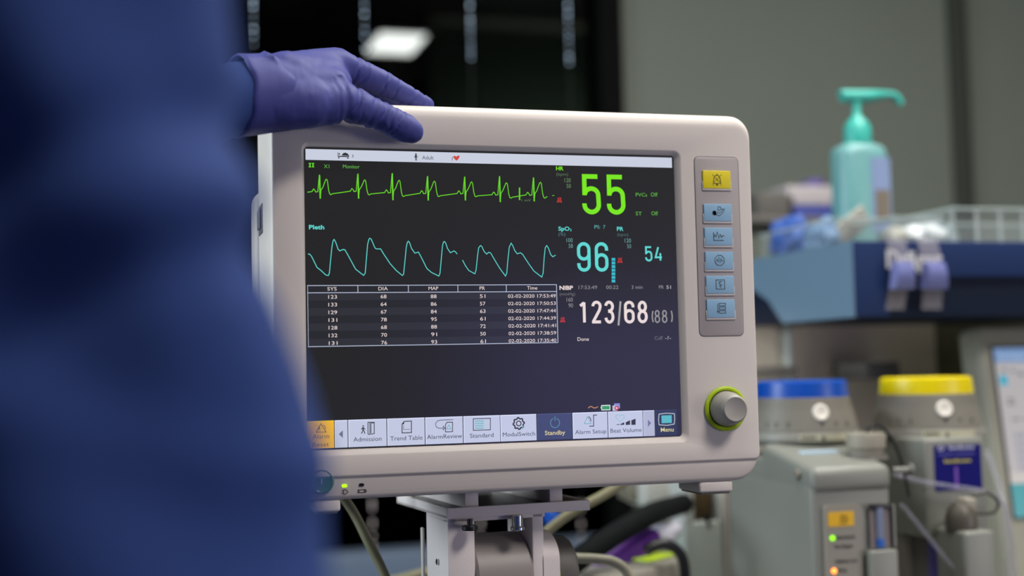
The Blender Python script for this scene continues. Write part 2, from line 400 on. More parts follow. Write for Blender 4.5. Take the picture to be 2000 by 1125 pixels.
# status bar
m = mbf(); zb_ = (S(598, 313)[1]+S(1314, 327)[1])/2; rect(m, sx0, sx1, zb_, sz1, 1, W_)
D = (48, 46, 52)
ST(m, [z2(308, 68), z2(308, 98)], 1.2, D); ST(m, [z2(308, 98), z2(390, 100)], 2, D); ST(m, [z2(388, 88), z2(388, 102)], 1.4, D)
m.poly([S(*p) for p in (z2(335, 92), z2(345, 76), z2(362, 70), z2(382, 78), z2(388, 94))], L(3), ui(D))
for q in ((318, 80), (314, 109), (382, 111)):
    c_ = S(*z2(*q)); m.poly([(c_[0]+0.0006*math.cos(a*.7854), c_[1]+0.0006*math.sin(a*.7854)) for a in range(8)], L(3), ui(D))
T(m, '3', z2(411, 107), z2(425, 107), 5.5, (70, 70, 80))
c_ = S(*z2(893, 82)); m.poly([(c_[0]+0.0006*math.cos(a*.7854), c_[1]+0.0008*math.sin(a*.7854)) for a in range(8)], L(3), ui(D))
ST(m, [z2(893, 88), z2(893, 110)], 3, D); ST(m, [z2(884, 92), z2(884, 108)], 1, D); ST(m, [z2(903, 92), z2(903, 108)], 1, D); ST(m, [z2(890, 108), z2(891, 130)], 1.2, D); ST(m, [z2(897, 108), z2(897, 130)], 1.2, D)
T(m, 'Adult', z2(940, 122), z2(1026, 122), 7.5, (72, 76, 96))
m.poly([S(*z2(*p)) for p in ((1172, 100), (1180, 94), (1190, 96), (1196, 102), (1205, 94), (1216, 92), (1222, 98), (1212, 118), (1198, 131), (1182, 118))], L(3), ui((205, 70, 66)))
ST(m, [z2(1170, 102), z2(1166, 112), z2(1165, 128)], 1, D)
fin(m, 'status_bar', 'pale grey status bar')
# ECG
m = mbf(); pts = []
R_ = [(170, 238, 415, 365, 270, 386), (458, 230, 415, 362, 275, 388), (716, 226, 427, 372, 278, 400), (981, 248, 429, 378, 285, 401), (1260, 252, 429, 379, 290, 402), (1522, 248, 441, 388, 297, 412), (1777, 258, 436, 390, 293, 412)]
spk = []
pts.append((78, 367))
for r, top, bot, base, tt, aft in R_:
    pts += [(r-58, base-2), (r-46, base-22), (r-38, base-16), (r-30, base+1), (r-14, base-2), (r-4, top+18), (r, top), (r+4, bot-10), (r+6, bot-4), (r+10, base-14), (r+24, base-34), (r+36, tt+28), (r+46, tt+3), (r+52, tt), (r+58, tt+10), (r+68, aft-32), (r+76, aft-5), (r+84, aft), (r+95, aft-7)]
    spk.append([(r-1, top), (r+5, bot)])
pts = pts[:-1]+[(1862, 411), (1880, 399)]
ST(m, [z2(*p) for p in pts], 1.5, GRN)
for s_ in spk: ST(m, [z2(*p) for p in s_], 2.6, GRN, 2)
ST(m, [z2(1917, 394), z2(1932, 391)], 1.2, GRN); ST(m, [z2(1671, 332), z2(1671, 426)], 2.6, GRN)
T(m, '1 mV', z2(1686, 437), z2(1756, 437), 5, (92, 120, 84))
for q in (97, 120):
    ST(m, [z2(q, 150), z2(q, 178)], 2.4, GRN); ST(m, [z2(q-9, 151), z2(q+9, 151)], 1.6, GRN); ST(m, [z2(q-9, 177), z2(q+9, 177)], 1.6, GRN)

T(m, 'X1', z2(202, 186), z2(243, 186), 7, GRD); T(m, 'Monitor', z2(345, 188), z2(470, 188), 7, GRD)
fin(m, 'heart_trace', 'green heart trace with lead text')
# pleth
m = mbf()
A1 = [(82, 832), (95, 832), (110, 850), (150, 932), (180, 955), (215, 988), (235, 993), (243, 975), (250, 900), (262, 780), (270, 735), (278, 722), (287, 735), (295, 755), (308, 795), (322, 808), (345, 797), (360, 800), (380, 835), (440, 945), (500, 992), (512, 975), (520, 880), (530, 760), (540, 720), (547, 713), (557, 720), (568, 745), (585, 785), (595, 793), (628, 793), (650, 830), (700, 905), (745, 955), (790, 992), (800, 985), (808, 910), (820, 785), (828, 745), (836, 735), (845, 745), (860, 790), (885, 825), (912, 817), (935, 860), (975, 940), (1010, 970), (1065, 997), (1074, 975), (1084, 860), (1093, 765), (1100, 742), (1107, 737), (1117, 750), (1130, 790), (1152, 822), (1178, 808), (1190, 815), (1203, 832)]
A2 = [(1243, 877), (1265, 920), (1290, 955), (1335, 980), (1345, 950), (1355, 850), (1364, 785), (1378, 768), (1388, 775), (1405, 812), (1424, 832), (1440, 818), (1455, 825), (1475, 860), (1520, 935), (1565, 997), (1575, 975), (1585, 860), (1594, 780), (1608, 750), (1620, 768), (1635, 805), (1654, 830), (1678, 822), (1695, 835), (1740, 905), (1780, 960), (1838, 1005), (1848, 975), (1856, 860), (1864, 785), (1875, 768), (1887, 785), (1905, 835), (1920, 852), (1942, 840)]
for a_ in (A1, A2): ST(m, [z2(*p) for p in a_], 1.5, CY)
T(m, 'Pleth', z2(90, 645), z2(205, 645), 8, CY, 0.028)
fin(m, 'pulse_trace', 'cyan pulse wave trace')
# table
m = mbf(); tl = S(*z5(80, 70)); bl_ = S(*z5(88, 527)); tr_ = S(*z5(1950, 60)); br_ = S(*z5(1958, 497))
x0 = sx0; x1 = (tr_[0]+br_[0])/2; zt = (tl[1]+tr_[1])/2; zb = (bl_[1]+br_[1])/2; zh = (S(*z5(80, 123))[1]+S(*z5(1950, 113))[1])/2
rect(m, x0, x1, zb, zt, 1, (38, 38, 44))
for k in range(7):
    zz = zh+(zb-zh)*k/7
    if k % 2 == 0: rect(m, x0, x1, zz+(zb-zh)/7, zz, 2, (46, 47, 54))
TL_ = (176, 184, 206)
for zz in (zt, zh, zb): m.stroke([(x0, zz), (x1, zz)], 0.0006, L(3), ui(TL_))
m.stroke([(x1, zb), (x1, zt)], 0.0006, L(3), ui(TL_)); m.stroke([(x0+0.0003, zb), (x0+0.0003, zt)], 0.0004, L(3), ui(TL_))
for zx in (457, 836, 1208, 1572):
    xx = S(*z5(zx, 90))[0]; m.stroke([(xx, zh), (xx, zt)], 0.0006, L(3), ui(TL_))
hd = [('SYS', 228, 298, 106), ('DIA', 611, 682, 104), ('MAP', 988, 1061, 102), ('PR', 1371, 1411, 101), ('Time', 1728, 1804, 99)]
for s_, a, b, y in hd: T(m, s_, z5(a, y), z5(b, y), 6.8, PINK, 0.0, 4)
cols = [('123 133 129 131 128 132 131', 235, 300, 167, 514), ('68 64 67 78 68 70 76', 628, 672, 164, 510), ('88 86 84 95 88 91 93', 1004, 1048, 163, 505), ('51 57 63 61 72 50 61', 1373, 1414, 161, 500)]
for s_, a, b, y0, y1 in cols:
    for k, t_ in enumerate(s_.split()):
        y = y0+(y1-y0)*k/6; T(m, t_, z5(a+k*0.7, y), z5(b+k*0.7, y), 7, PINK, 0.0, 4)
for k, t_ in enumerate('17:53:49 17:50:53 17:47:44 17:44:39 17:41:41 17:38:59 17:35:40'.split()):
    y = 159+(494-159)*k/6; T(m, '02-02-2020 '+t_, z5(1584+k, y), z5(1942+k*0.8, y), 6.6, PINK, 0.0, 4)
fin(m, 'readings_table', 'table of blood pressure readings with times')
# big digits: narrow engineering numerals drawn as strokes (unit box, w=0.5, h=1)
def arc(cx, cy, rx, ry, a0, a1, n=14): return [(cx+rx*math.cos(math.radians(a0+(a1-a0)*i/n)), cy+ry*math.sin(math.radians(a0+(a1-a0)*i/n))) for i in range(n+1)]
w5 = 0.42
DG = {
 '5': [[(0.39, 1), (0.02, 1), (0.02, 0.47)] , [(0.02, 0.5)]+arc(0.21, 0.47, 0.19, 0.19, 150, 0)+arc(0.21, 0.21, 0.20, 0.21, 0, -180)+[(0.01, 0.24)]],
 '9': [arc(0.21, 0.79, 0.20, 0.21, 0, 180)+arc(0.21, 0.62, 0.20, 0.20, 180, 360)+[(0.41, 0.79)], [(0.41, 0.8)]+arc(0.21, 0.20, 0.20, 0.20, 0, -180)+[(0.01, 0.26)]],
 '6': [arc(0.21, 0.21, 0.20, 0.21, 180, 360)+arc(0.21, 0.38, 0.20, 0.20, 0, 180)+[(0.01, 0.21)], [(0.01, 0.2)]+arc(0.21, 0.80, 0.20, 0.20, 180, 0)+[(0.41, 0.74)]],
 '4': [[(0.36, 0.0), (0.36, 0.55)], [(0.21, 1.0), (0.01, 0.24), (0.46, 0.24)]],
 '1': [[(0.27, 0), (0.27, 1.0)], [(0.27, 0.98), (0.06, 0.82)]],
 '2': [arc(0.21, 0.80, 0.20, 0.20, 180, -20)+[(0.36, 0.60), (0.02, 0.05), (0.02, 0.02), (0.43, 0.02)]],
 '3': [arc(0.21, 0.78, 0.19, 0.22, 170, -90)+[(0.15, 0.56)], [(0.15, 0.54)]+arc(0.21, 0.27, 0.20, 0.27, 90, -170)],
 '8': [arc(0.21, 0.77, 0.17, 0.23, -90, 270), arc(0.21, 0.27, 0.20, 0.27, 90, 450)],
 '/': [[(0.0, -0.05), (0.19, 1.0)]],
 '(': [arc(0.30, 0.5, 0.24, 0.62, 130, 230)], ')': [arc(0.0, 0.5, 0.24, 0.62, 50, -50)],
}
def digits(m_, s, a, b, hp, wp, c, k=4, adv=None):
    """a, b: pixel ends of the baseline ink, hp cap height px, wp stroke px"""
    adv = {'1': 0.74, '(': 0.32, ')': 0.22}
    tot = 0; xs = []
    for ch in s: xs.append(tot); tot += adv.get(ch, 0.69)
    tot -= (adv.get(s[-1], 0.69)-(0.42 if s[-1] not in '/()' else 0.22))
    p, q = S(*a), S(*b); hgt = hp*0.000413; sw = wp*0.000413; kx = (q[0]-p[0]-sw)/tot
    for ch, xo in zip(s, xs):
        for pl in DG[ch]:
            m_.stroke([(p[0]+sw/2+(xo+u)*kx, (p[1]+q[1])/2+sw/2+v*(hgt-sw)) for u, v in pl], sw, L(k), ui(c))
m = mbf()
BG = (120, 230, 28)
digits(m, '55', z3(332, 514), z3(703, 516), 80, 9.2, BG, adv={'5': 0.545})
T(m, 'HR', z3(112, 141), z3(174, 141), 7.2, BG, 0.025); T(m, '(bpm)', z3(114, 187), z3(214, 187), 6, (88, 110, 84))
T(m, '120', z3(183, 243), z3(236, 243), 8, (104, 136, 96)); T(m, '50', z3(200, 291), z3(237, 291), 8, (104, 136, 96))
T(m, 'PVCs', z3(785, 363), z3(880, 363), 7, GRD); T(m, 'Off', z3(912, 363), z3(970, 363), 7.6, GRD)
T(m, 'ST', z3(785, 522), z3(836, 522), 7, GRD); T(m, 'Off', z3(917, 522), z3(973, 522), 7.6, GRD)
def bell(m_, cx, cy, c=(196, 56, 52), s=1.0):
    f = lambda x, y: (cx+x*s, cy+y*s)
    ST(m_, [f(-4.5, 4), f(-3.2, 1), f(-2.6, -3), f(0, -4.6), f(2.6, -3), f(3.2, 1), f(4.5, 4)], 1.1, c, 3, True)
    ST(m_, [f(-4.5, 5), f(4, -5)], 1, c); ST(m_, [f(-3.5, -4.5), f(4.5, 5)], 1, c); ST(m_, [f(-3, 2), f(3, 2)], 1, c)
bell(m, *z3(140, 392))
fin(m, 'heart_rate_readout', 'large green heart rate number 55')
m = mbf()
digits(m, '96', z3(290, 997), z3(558, 999), 58.5, 6.6, CY, adv={'9': 0.545}); digits(m, '54', z3(864, 911), z3(1008, 912), 30.5, 3.6, CY, adv={'5': 0.54})
T(m, 'SpO', z3(131, 651), z3(226, 651), 7.6, CY, 0.025); T(m, '2', z3(229, 655), z3(243, 655), 4.6, CY, 0.015); T(m, '(%)', z3(132, 694), z3(190, 694), 6, (80, 120, 124))
T(m, '100', z3(200, 749), z3(253, 749), 8, (104, 150, 150)); T(m, '58', z3(218, 797), z3(254, 797), 8, (104, 150, 150))
T(m, 'PI:', z3(436, 635), z3(484, 635), 7, (96, 170, 170)); T(m, '7', z3(510, 635), z3(527, 635), 7, (96, 170, 170))
T(m, 'PR', z3(626, 652), z3(681, 652), 7.4, CY, 0.025); T(m, '(bpm)', z3(628, 697), z3(722, 697), 6, (76, 104, 110))
T(m, '120', z3(692, 752), z3(745, 752), 8, (104, 150, 150)); T(m, '50', z3(712, 800), z3(746, 800), 8, (104, 150, 150))
for k in range(7):
    y = 882+k*30.5; a, b = S(*z3(581, y)), S(*z3(612, y+24)); m.poly([(a[0], b[1]), (b[0], b[1]), (b[0], a[1]), (a[0], a[1])], L(3), ui((52, 182, 200)))
bell(m, *z3(651, 902))
fin(m, 'oxygen_readout', 'cyan oxygen number 96 and pulse 54')
m = mbf(); GR = (140, 138, 142)
digits(m, '123', z4(298, 402), z4(607, 398), 45.5, 5.8, PINK, adv={'1': 0.53, '2': 0.56}); digits(m, '68', z4(687, 397), z4(889, 396), 45, 5.8, PINK)
ST(m, [z4(639, 414), z4(656, 210)], 4, (165, 160, 160)); digits(m, '(88)', z4(915, 393), z4(1097, 393), 26, 2.6, (150, 148, 150))
T(m, 'NIBP', z4(141, 112), z4(255, 112), 7.6, PINK, 0.03); T(m, '(mmHg)', z4(141, 160), z4(273, 160), 5.6, (112, 112, 118))
T(m, '160', z4(201, 213), z4(254, 213), 8, GR); T(m, '90', z4(217, 262), z4(256, 262), 8, GR)
T(m, '17:53:49', z4(302, 107), z4(459, 107), 7, GR); T(m, '00:22', z4(535, 106), z4(638, 106), 7, GR); T(m, '3 min', z4(750, 105), z4(843, 105), 7, GR); T(m, 'PR', z4(981, 104), z4(1022, 104), 6.6, GR); T(m, '51', z4(1044, 104), z4(1082, 104), 6.6, (190, 186, 190))
T(m, 'Done', z4(293, 544), z4(389, 544), 7, PINK); T(m, 'Cuff', z4(945, 535), z4(1013, 535), 7, (112, 112, 120)); T(m, '-?-', z4(1033, 534), z4(1083, 534), 7, (170, 168, 174))
bell(m, *z4(167, 366))
fin(m, 'blood_pressure_readout', 'pale blood pressure numbers 123/68 (88)')
# small status icons
m = mbf(); ST(m, [z7(470, 333), z7(485, 320), z7(500, 321), z7(515, 332), z7(535, 331), z7(553, 320)], 1.6, (200, 140, 96))
a, b = S(*z7(580, 308)), S(*z7(657, 351)); rect(m, a[0], b[0], b[1], a[1], 3, (214, 226, 222)); a, b = S(*z7(586, 316)), S(*z7(650, 344)); rect(m, a[0], b[0], b[1], a[1], 4, (52, 150, 92)); ST(m, [z7(576, 322), z7(576, 336)], 1, (214, 226, 222))
a, b = S(*z7(688, 294)), S(*z7(738, 336)); rect(m, a[0], b[0], b[1], a[1], 3, (130, 140, 205)); a, b = S(*z7(674, 312)), S(*z7(715, 355)); rect(m, a[0], b[0], b[1], a[1], 4, (188, 190, 214))
c_ = S(*z7(709, 333)); m.poly([(c_[0]+0.0019*math.cos(a*.39), c_[1]+0.0019*math.sin(a*.39)) for a in range(16)], L(5), ui((196, 60, 84)))
ST(m, [z7(702, 326), z7(716, 340)], 1.2, (240, 220, 226), 6); ST(m, [z7(702, 340), z7(716, 326)], 1.2, (240, 220, 226), 6)
zq = S(*z7(600, 290))[1]; fin(m, 'status_icons', 'battery and network icons')
# soft key row
kz1 = (S(654, 819)[1]+S(1279, 803)[1])/2; kz0 = sz0
def key(xa, xb, c, name='soft_key'):
    m_ = mbf(); a, b = S(xa, 850)[0], S(xb, 850)[0]; rect(m_, a, b, kz0, kz1, 1, c)
    hl = tuple(min(255, int(v*1.12)+8) for v in c); m_.stroke([(a, kz1-0.0003), (b, kz1-0.0003)], 0.0006, L(2), ui(hl)); m_.stroke([(a+0.0003, kz0), (a+0.0003, kz1)], 0.0005, L(2), ui(hl))
    return m_
KB = (192, 198, 222); KD = (62, 70, 104); tx = (62, 64, 84)
m = key(600.5, 652.5, (250, 188, 6)); T(m, 'Alarm', z6(119, 449), z6(243, 446), 8.6, (110, 84, 20)); T(m, 'Reset', z6(120, 509), z6(241, 507), 8.2, (110, 84, 20))
BK = (70, 54, 20)
ST(m, [z6(145, 399), z6(180, 336), z6(219, 399)], 1.1, BK, 3, True); ST(m, [z6(160, 384), z6(172, 360), z6(172, 384)], 1.1, BK); ST(m, [z6(196, 346), z6(210, 356), z6(215, 378)], 1.1, BK)
for q in ((136, 350), (146, 350), (156, 350)): ST(m, [z6(q[0], 350), z6(q[0]+4, 350)], 1.2, BK)
lab(fin(m, 'soft_key'), 'yellow Alarm Reset soft key')
m = key(654, 679, KB); m.poly([S(*z6(314, 415)), S(*z6(344, 386)), S(*z6(344, 444))], L(3), ui((104, 112, 140))); fin(m, 'soft_key', 'left arrow soft key')
m = key(680.5, 755, KB); T(m, 'Admission', z6(424, 470), z6(635, 466), 8.6, tx)
ST(m, [z6(533, 326), z6(533, 414), z6(548, 417), z6(548, 326)], 1.5, D, 3, True); ST(m, [z6(548, 326), z6(580, 326), z6(580, 410), z6(556, 416)], 1.5, D); ST(m, [z6(556, 334), z6(556, 412)], 1.2, D); ST(m, [z6(556, 334), z6(580, 328)], 1.2, D)
c_ = S(*z6(497, 354)); m.poly([(c_[0]+0.0006*math.cos(a*.7854), c_[1]+0.0006*math.sin(a*.7854)) for a in range(8)], L(3), ui(D))
for pl, ww in (([(496, 362), (496, 385)], 2.6), ([(496, 385), (484, 412)], 1.6), ([(497, 383), (506, 396), (510, 412)], 1.6), ([(494, 366), (482, 380)], 1.3), ([(498, 366), (513, 380)], 1.3)): ST(m, [z6(*p) for p in pl], ww, D)
fin(m, 'soft_key', 'Admission soft key with walking figure icon')
m = key(756.5, 829.5, KB); T(m, 'Trend Table', z6(700, 462), z6(943, 458), 8.4, tx)
ST(m, [z6(789, 340), z6(804, 320), z6(859, 317), z6(859, 403), z6(789, 406)], 1.6, D, 3, True); ST(m, [z6(800, 350), z6(800, 380), z6(850, 378)], 1.0, (110, 110, 130)); m.poly([S(*z6(*p)) for p in ((789, 342), (804, 320), (804, 340))], L(3), ui(D))
fin(m, 'soft_key', 'Trend Table soft key')
m = key(831, 904, KB); T(m, 'AlarmReview', z6(976, 450), z6(1240, 445), 8.2, tx)
ST(m, [z6(1172, 306), z6(1085, 309), z6(1055, 316), z6(1040, 335), z6(1045, 360), z6(1065, 371), z6(1098, 370)], 1.3, (90, 90, 116)); ST(m, [z6(1098, 354), z6(1110, 369), z6(1098, 384)], 1.2, D, 3, True)
ST(m, [z6(1115, 342), z6(1128, 325), z6(1168, 325), z6(1168, 396), z6(1115, 398)], 1.4, D, 3, True); ST(m, [z6(1124, 376), z6(1140, 345), z6(1156, 376)], 1.1, (86, 170, 180), 3, True)
fin(m, 'soft_key', 'AlarmReview soft key')
m = key(905.5, 977, KB); T(m, 'Standard', z6(1299, 441), z6(1476, 438), 8.2, tx)
ST(m, [z6(1324, 300), z6(1452, 296), z6(1452, 382), z6(1324, 387)], 1.4, D, 3, True)
for y in (316, 334, 352, 370): ST(m, [z6(1336+i*9.5, y+(5 if i % 2 else -4)) for i in range(8)], 1.5, (104, 180, 190))
for y in (318, 345, 368): ST(m, [z6(1412, y), z6(1442, y-2)], 1.6, (176, 200, 214))
fin(m, 'soft_key', 'Standard soft key with wave icon')
m = key(978, 1048, KB); T(m, 'ModulSwitch', z6(1545, 432), z6(1788, 427), 8.0, tx)
c_ = S(*z6(1665, 335)); gp = []
for i in range(32):
    a = i*math.pi/16; r = 0.0046 if (i//2) % 2 == 0 else 0.0038; gp.append((c_[0]+r*math.cos(a), c_[1]+r*math.sin(a)))
m.stroke(gp, 0.0011, L(3), ui(D), True); m.stroke([(c_[0]+0.0019*math.cos(a*.3927), c_[1]+0.0019*math.sin(a*.3927)) for a in range(16)], 0.0008, L(3), ui(D), True)
ST(m, [z6(1686, 375), z6(1700, 352)], 2, (96, 160, 178), 4)
fin(m, 'soft_key', 'ModulSwitch soft key with cogwheel icon')
m = key(1049.5, 1117.5, KD); T(m, 'Standby', z7(104, 560), z7(276, 556), 8.2, (214, 200, 150), 0.012)
c_ = S(*z7(189, 458)); m.stroke([(c_[0]+0.0038*math.cos(math.radians(90+a)), c_[1]+0.0038*math.sin(math.radians(90+a))) for a in range(24, 338, 12)], 0.0007, L(3), ui((84, 132, 160))); ST(m, [z7(189, 404), z7(189, 440)], 1.8, (84, 132, 160))
fin(m, 'soft_key', 'dark Standby soft key')
m = key(1119, 1187, KB); T(m, 'Alarm Setup', z7(360, 552), z7(623, 546), 8.0, tx)
ST(m, [z7(436, 465), z7(463, 406), z7(494, 465)], 1.1, (96, 160, 178), 3, True); ST(m, [z7(472, 404), z7(488, 420), z7(494, 446)], 1.6, D); ST(m, [z7(478, 486), z7(515, 486), z7(515, 392), z7(544, 392)], 1.6, D)
fin(m, 'soft_key', 'Alarm Setup soft key')
m = key(1188.5, 1256, KB); T(m, 'Beat Volume', z7(658, 541), z7(921, 534), 8.0, tx)
ST(m, [z7(739, 450), z7(704, 415), z7(702, 396), z7(718, 388), z7(738, 402), z7(756, 388), z7(774, 396), z7(772, 418)], 1.2, (130, 190, 200), 3, True)
for x_, h0, h1, wd in ((708, 3, 8, 25), (742, 8, 22, 32), (787, 24, 38, 36), (834, 40, 52, 36)): m.poly([S(*z7(x_, 476)), S(*z7(x_+wd, 474)), S(*z7(x_+wd, 474-h1)), S(*z7(x_, 476-h0))], L(3), ui(D))
fin(m, 'soft_key', 'Beat Volume soft key with heart icon')
m = key(1257, 1279, (176, 180, 204)); m.poly([S(*z7(974, 430)), S(*z7(1001, 460)), S(*z7(974, 492))], L(3), ui((112, 110, 150))); fin(m, 'soft_key', 'right arrow soft key')
m = key(1280.5, 1323, (40, 48, 72)); T(m, 'Menu', z7(1083, 533), z7(1192, 530), 8.0, (210, 200, 150), 0.012)
ST(m, [z7(1068, 384), z7(1130, 376), z7(1198, 380), z7(1200, 430), z7(1196, 468), z7(1135, 479), z7(1068, 474), z7(1064, 430)], 1.4, (190, 200, 206), 3, True)
a, b = S(*z7(1088, 396)), S(*z7(1176, 458)); rect(m, a[0], b[0], b[1], a[1], 3, (88, 180, 190)); lab(fin(m, 'soft_key'), 'dark Menu soft key')
# hard key panel on the right
P_ = lambda px, py: at(px, py, Yf)
kx0, kx1 = P_(1361, 480).x, P_(1446, 480).x; kz1_, kz0_ = P_(1398, 307).z, P_(1409, 656).z
kp = MB(); kp.loft([rrect(kx0, kx1, kz0_, kz1_, 0.004, Yf+0.001), rrect(kx0, kx1, kz0_, kz1_, 0.004, Yf-0.0004), rrect(kx0+.0006, kx1-.0006, kz0_+.0006, kz1_-.0006, 0.0036, Yf-0.0007)], KEYG)
kp_o = kp.build('key_panel', mon); lab(kp_o, 'grey key panel')
g = MB(); g.flat = True; g.stroke([(p.x, p.z) for p in rrect(kx0-.0002, kx1+.0002, kz0_-.0002, kz1_+.0002, 0.0042, 0)], 0.0005, Yf-0.0002, mat('seam_dark', (60, 56, 52), 0.8), True); g.build('seam', kp_o)
kw = (P_(1425, 350).x-P_(1371, 350).x); kcx = [P_(a, b).x for a, b in ((1398, 351), (1400, 416), (1401, 462), (1404, 510), (1405, 556), (1406, 602))]
KZ = [(P_(1398, 334).z, P_(1398, 368).z), (P_(1400, 399).z, P_(1400, 432).z), (P_(1402, 445).z, P_(1402, 479).z), (P_(1404, 492).z, P_(1404, 526).z), (P_(1405, 539).z, P_(1405, 573).z), (P_(1406, 585).z, P_(1406, 620).z)]
kxm = sum(kcx)/6
KYEL = mat('key_yellow', (226, 206, 0), 0.5); KBLU = mat('key_blue', (136, 176, 204), 0.5); KRIM = mat('key_rim', (200, 192, 188), 0.4)
names = ['yellow alarm silence key', 'blue cuff key with arm icon', 'blue key with trend curve icon', 'blue key with octagon icon', 'blue print key', 'blue list key']
for i, (zt_, zb2) in enumerate(KZ):
    cx = kxm; k = MB(); hw = kw/2
    k.box((cx-hw-0.0007, Yf-0.0018, zb2-0.0022), (cx+hw+0.0007, Yf-0.0005, zb2+0.006), KRIM, 0.0006)
    k.box((cx-hw, Yf-0.0022, zb2-0.0004), (cx+hw, Yf-0.0005, zt_), KYEL if i == 0 else KBLU, 0.0005)
    ko = k.build('key', kp_o); lab(ko, names[i])
    ic = MB(); ic.flat = True; yy = Yf-0.0024; u = (zt_-zb2)/34; cz_ = (zt_+zb2)/2
    q = lambda pl, ww=1.1, cl=False: ic.stroke([(cx+x*u, cz_+z_*u) for x, z_ in pl], ww*u, yy, INK, cl)
    if i == 0:
        q([(-8, -8), (-6, 4), (-3, 8), (3, 8), (6, 4), (8, -8)], 1.2, True); q([(0, 8), (0, 11)]); q([(-6, -6), (6, 6)], .8); q([(6, -6), (-6, 6)], .8); q([(-9, 9), (-7, 7)]); q([(9, 9), (7, 7)]); q([(-9, -12), (-8, -10)]); q([(9, -12), (8, -10)]); ic.poly([(cx+2*u*math.cos(a), cz_-10.5*u+2*u*math.sin(a)) for a in [j*.785 for j in range(8)]], yy, INK)
    elif i == 1:
        ic.poly([(cx+(-8+4.5*math.cos(a))*u, cz_+(-1+5*math.sin(a))*u) for a in [j*.5236 for j in range(12)]], yy, INK); ic.poly([(cx+x*u, cz_+z_*u) for x, z_ in ((-12, 0), (-5, 3), (-3, -5), (-8, -6))], yy, INK)
        q([(-4, -4), (2, -7), (7, -4), (13, 3), (14, 8), (12, 6), (9, 7), (9, 3), (4, -1), (-2, -1)], 1); q([(3+3.6*math.cos(a), 8+3.6*math.sin(a)) for a in [j*.5236 for j in range(12)]], 1, True); q([(1, 4), (-2, 0)], .8)
    elif i == 2:
        q([(-11, 8), (-11, -8), (10, -8)]); q([(-10, -2), (-8, 4), (-6, -2), (-3, 9), (0, -4), (3, 4), (5, -2), (8, 0)]); q([(12, 1), (6, 1)])
    elif i == 3:
        q([(10.5*math.cos(math.radians(22.5+45*j)), 10.5*math.sin(math.radians(22.5+45*j))) for j in range(8)], 1.1, True); q([(-7, -2), (-5, 3), (-3, -3), (-1, 7), (1, -5), (3, 4), (5, -2), (7, 0)])
    elif i == 4:
        q([(-9, 9), (9, 9), (9, -9), (-9, -9)], 1.1, True); q([(-4, 5), (3, 6), (-3, 2), (3, -1), (-2, -3), (2, -6)])
    else:
        for d in (7, 0, -7): q([(-4, d+2.5), (9, d+2.5), (9, d-2), (-4, d-2)], 1.1, True)
        q([(-7, 9), (-7, -8), (-9, -5)]); q([(-7, -8), (-5, -5)])
    ic.build('icon', ko)
# rotary knob
kc = at(1416, 798, Yf); kr = 42*0.00044
kb = MB(); kb.lathe([(kr-0.003, 0), (kr, 0.0008), (kr, 0.002), (kr-0.0015, 0.003), (kr-0.003, 0.0025), (kr-0.004, 0)], kc, LIME, (0, -1, 0), 64)
lab(kb.build('knob_ring', mon), 'lime green ring')
kb = MB(); KN = mat('knob_grey', (158, 154, 146), 0.45)
kb.lathe([(0.0142, 0.0), (0.0146, 0.002), (0.0140, 0.008), (0.0120, 0.017), (0.0108, 0.0195), (0.0098, 0.0203), (0.0088, 0.0200), (0.006, 0.0192), (0.001, 0.0188)], kc, KN, (0, -1, 0), 64)
lab(kb.build('rotary_knob', mon), 'grey rotary knob with dished face')
# power button, lamps and print on the lower strip
Yl = Yf+0.0022; pc_ = at(628, 940, Yl)
pb_ = MB(); pb_.lathe([(0.0098, 0), (0.0094, 0.002), (0.008, 0.0024), (0.007, 0.0018), (0.001, 0.0016)], pc_, mat('power_green', (52, 112, 70), 0.35, coat=0.5), (0, -1, 0)); po = pb_.build('power_button', mon); lab(po, 'round green power button')
pi = MB(); pi.flat = True; pi.stroke([(pc_.x, pc_.z-0.002), (pc_.x, pc_.z+0.0025)], 0.0006, pc_.y-0.0026, mat('mark_white', (220, 225, 220), 0.5)); pi.build('power_mark', po)
for px, py, mt, nm in ((672.5, 949, mat('led_lime', (150, 230, 0), 0.3, emit=(186, 255, 0), es=1.1), 'lit lime green indicator'), (706, 947, BLACKP, 'dark indicator')):
    c_ = at(px, py, Yl); k = MB(); k.loft([rrect(c_.x-.002, c_.x+.002, c_.z-.0012, c_.z+.0012, .0011, Yl-.0000), rrect(c_.x-.002, c_.x+.002, c_.z-.0012, c_.z+.0012, .0011, Yl-.0006)], mt); lab(k.build('indicator', low), nm)
pr = MB(); pr.flat = True
def SL(pts, wpx, cl=False): pr.stroke([(at(a, b, Yl).x, at(a, b, Yl).z) for a, b in pts], wpx*0.00041, Yl-0.0003, INK, cl)
SL([z6(350, 832), z6(350, 866), z6(365, 864), z6(378, 855), z6(382, 848), z6(376, 838), z6(364, 832)], 1.2, True); SL([z6(335, 841), z6(350, 841)], 1.2); SL([z6(333, 857), z6(350, 857)], 1.2); SL([z6(363, 848), z6(367, 848)], 1.4)
SL([z6(459, 834), z6(514, 831), z6(520, 836), z6(520, 848), z6(514, 852), z6(459, 855)], 1.3, True); SL([z6(508, 834), z6(508, 850)], 2.2); SL([z6(467, 839), z6(467, 848)], 1.2)
pr.build('symbols', low)
for px0, px1, nm in ((1357, 1431, 'right'), (606, 668, 'left')):
    a, b = at(px0 if px0 > 1000 else px0, 955, Yf+0.01), at(px1, 955, Yf+0.01)
    k = MB(); k.box((a.x+0.002, Yf+0.005, lz0-0.0085), (b.x-0.002, Yf+0.05, lz0+0.001), WHITE, 0.002); k.box((a.x+0.004, Yf+0.007, lz0-0.0100), (b.x-0.004, Yf+0.048, lz0-0.0083), GREYP, 0.0006); k.build('foot', mon)
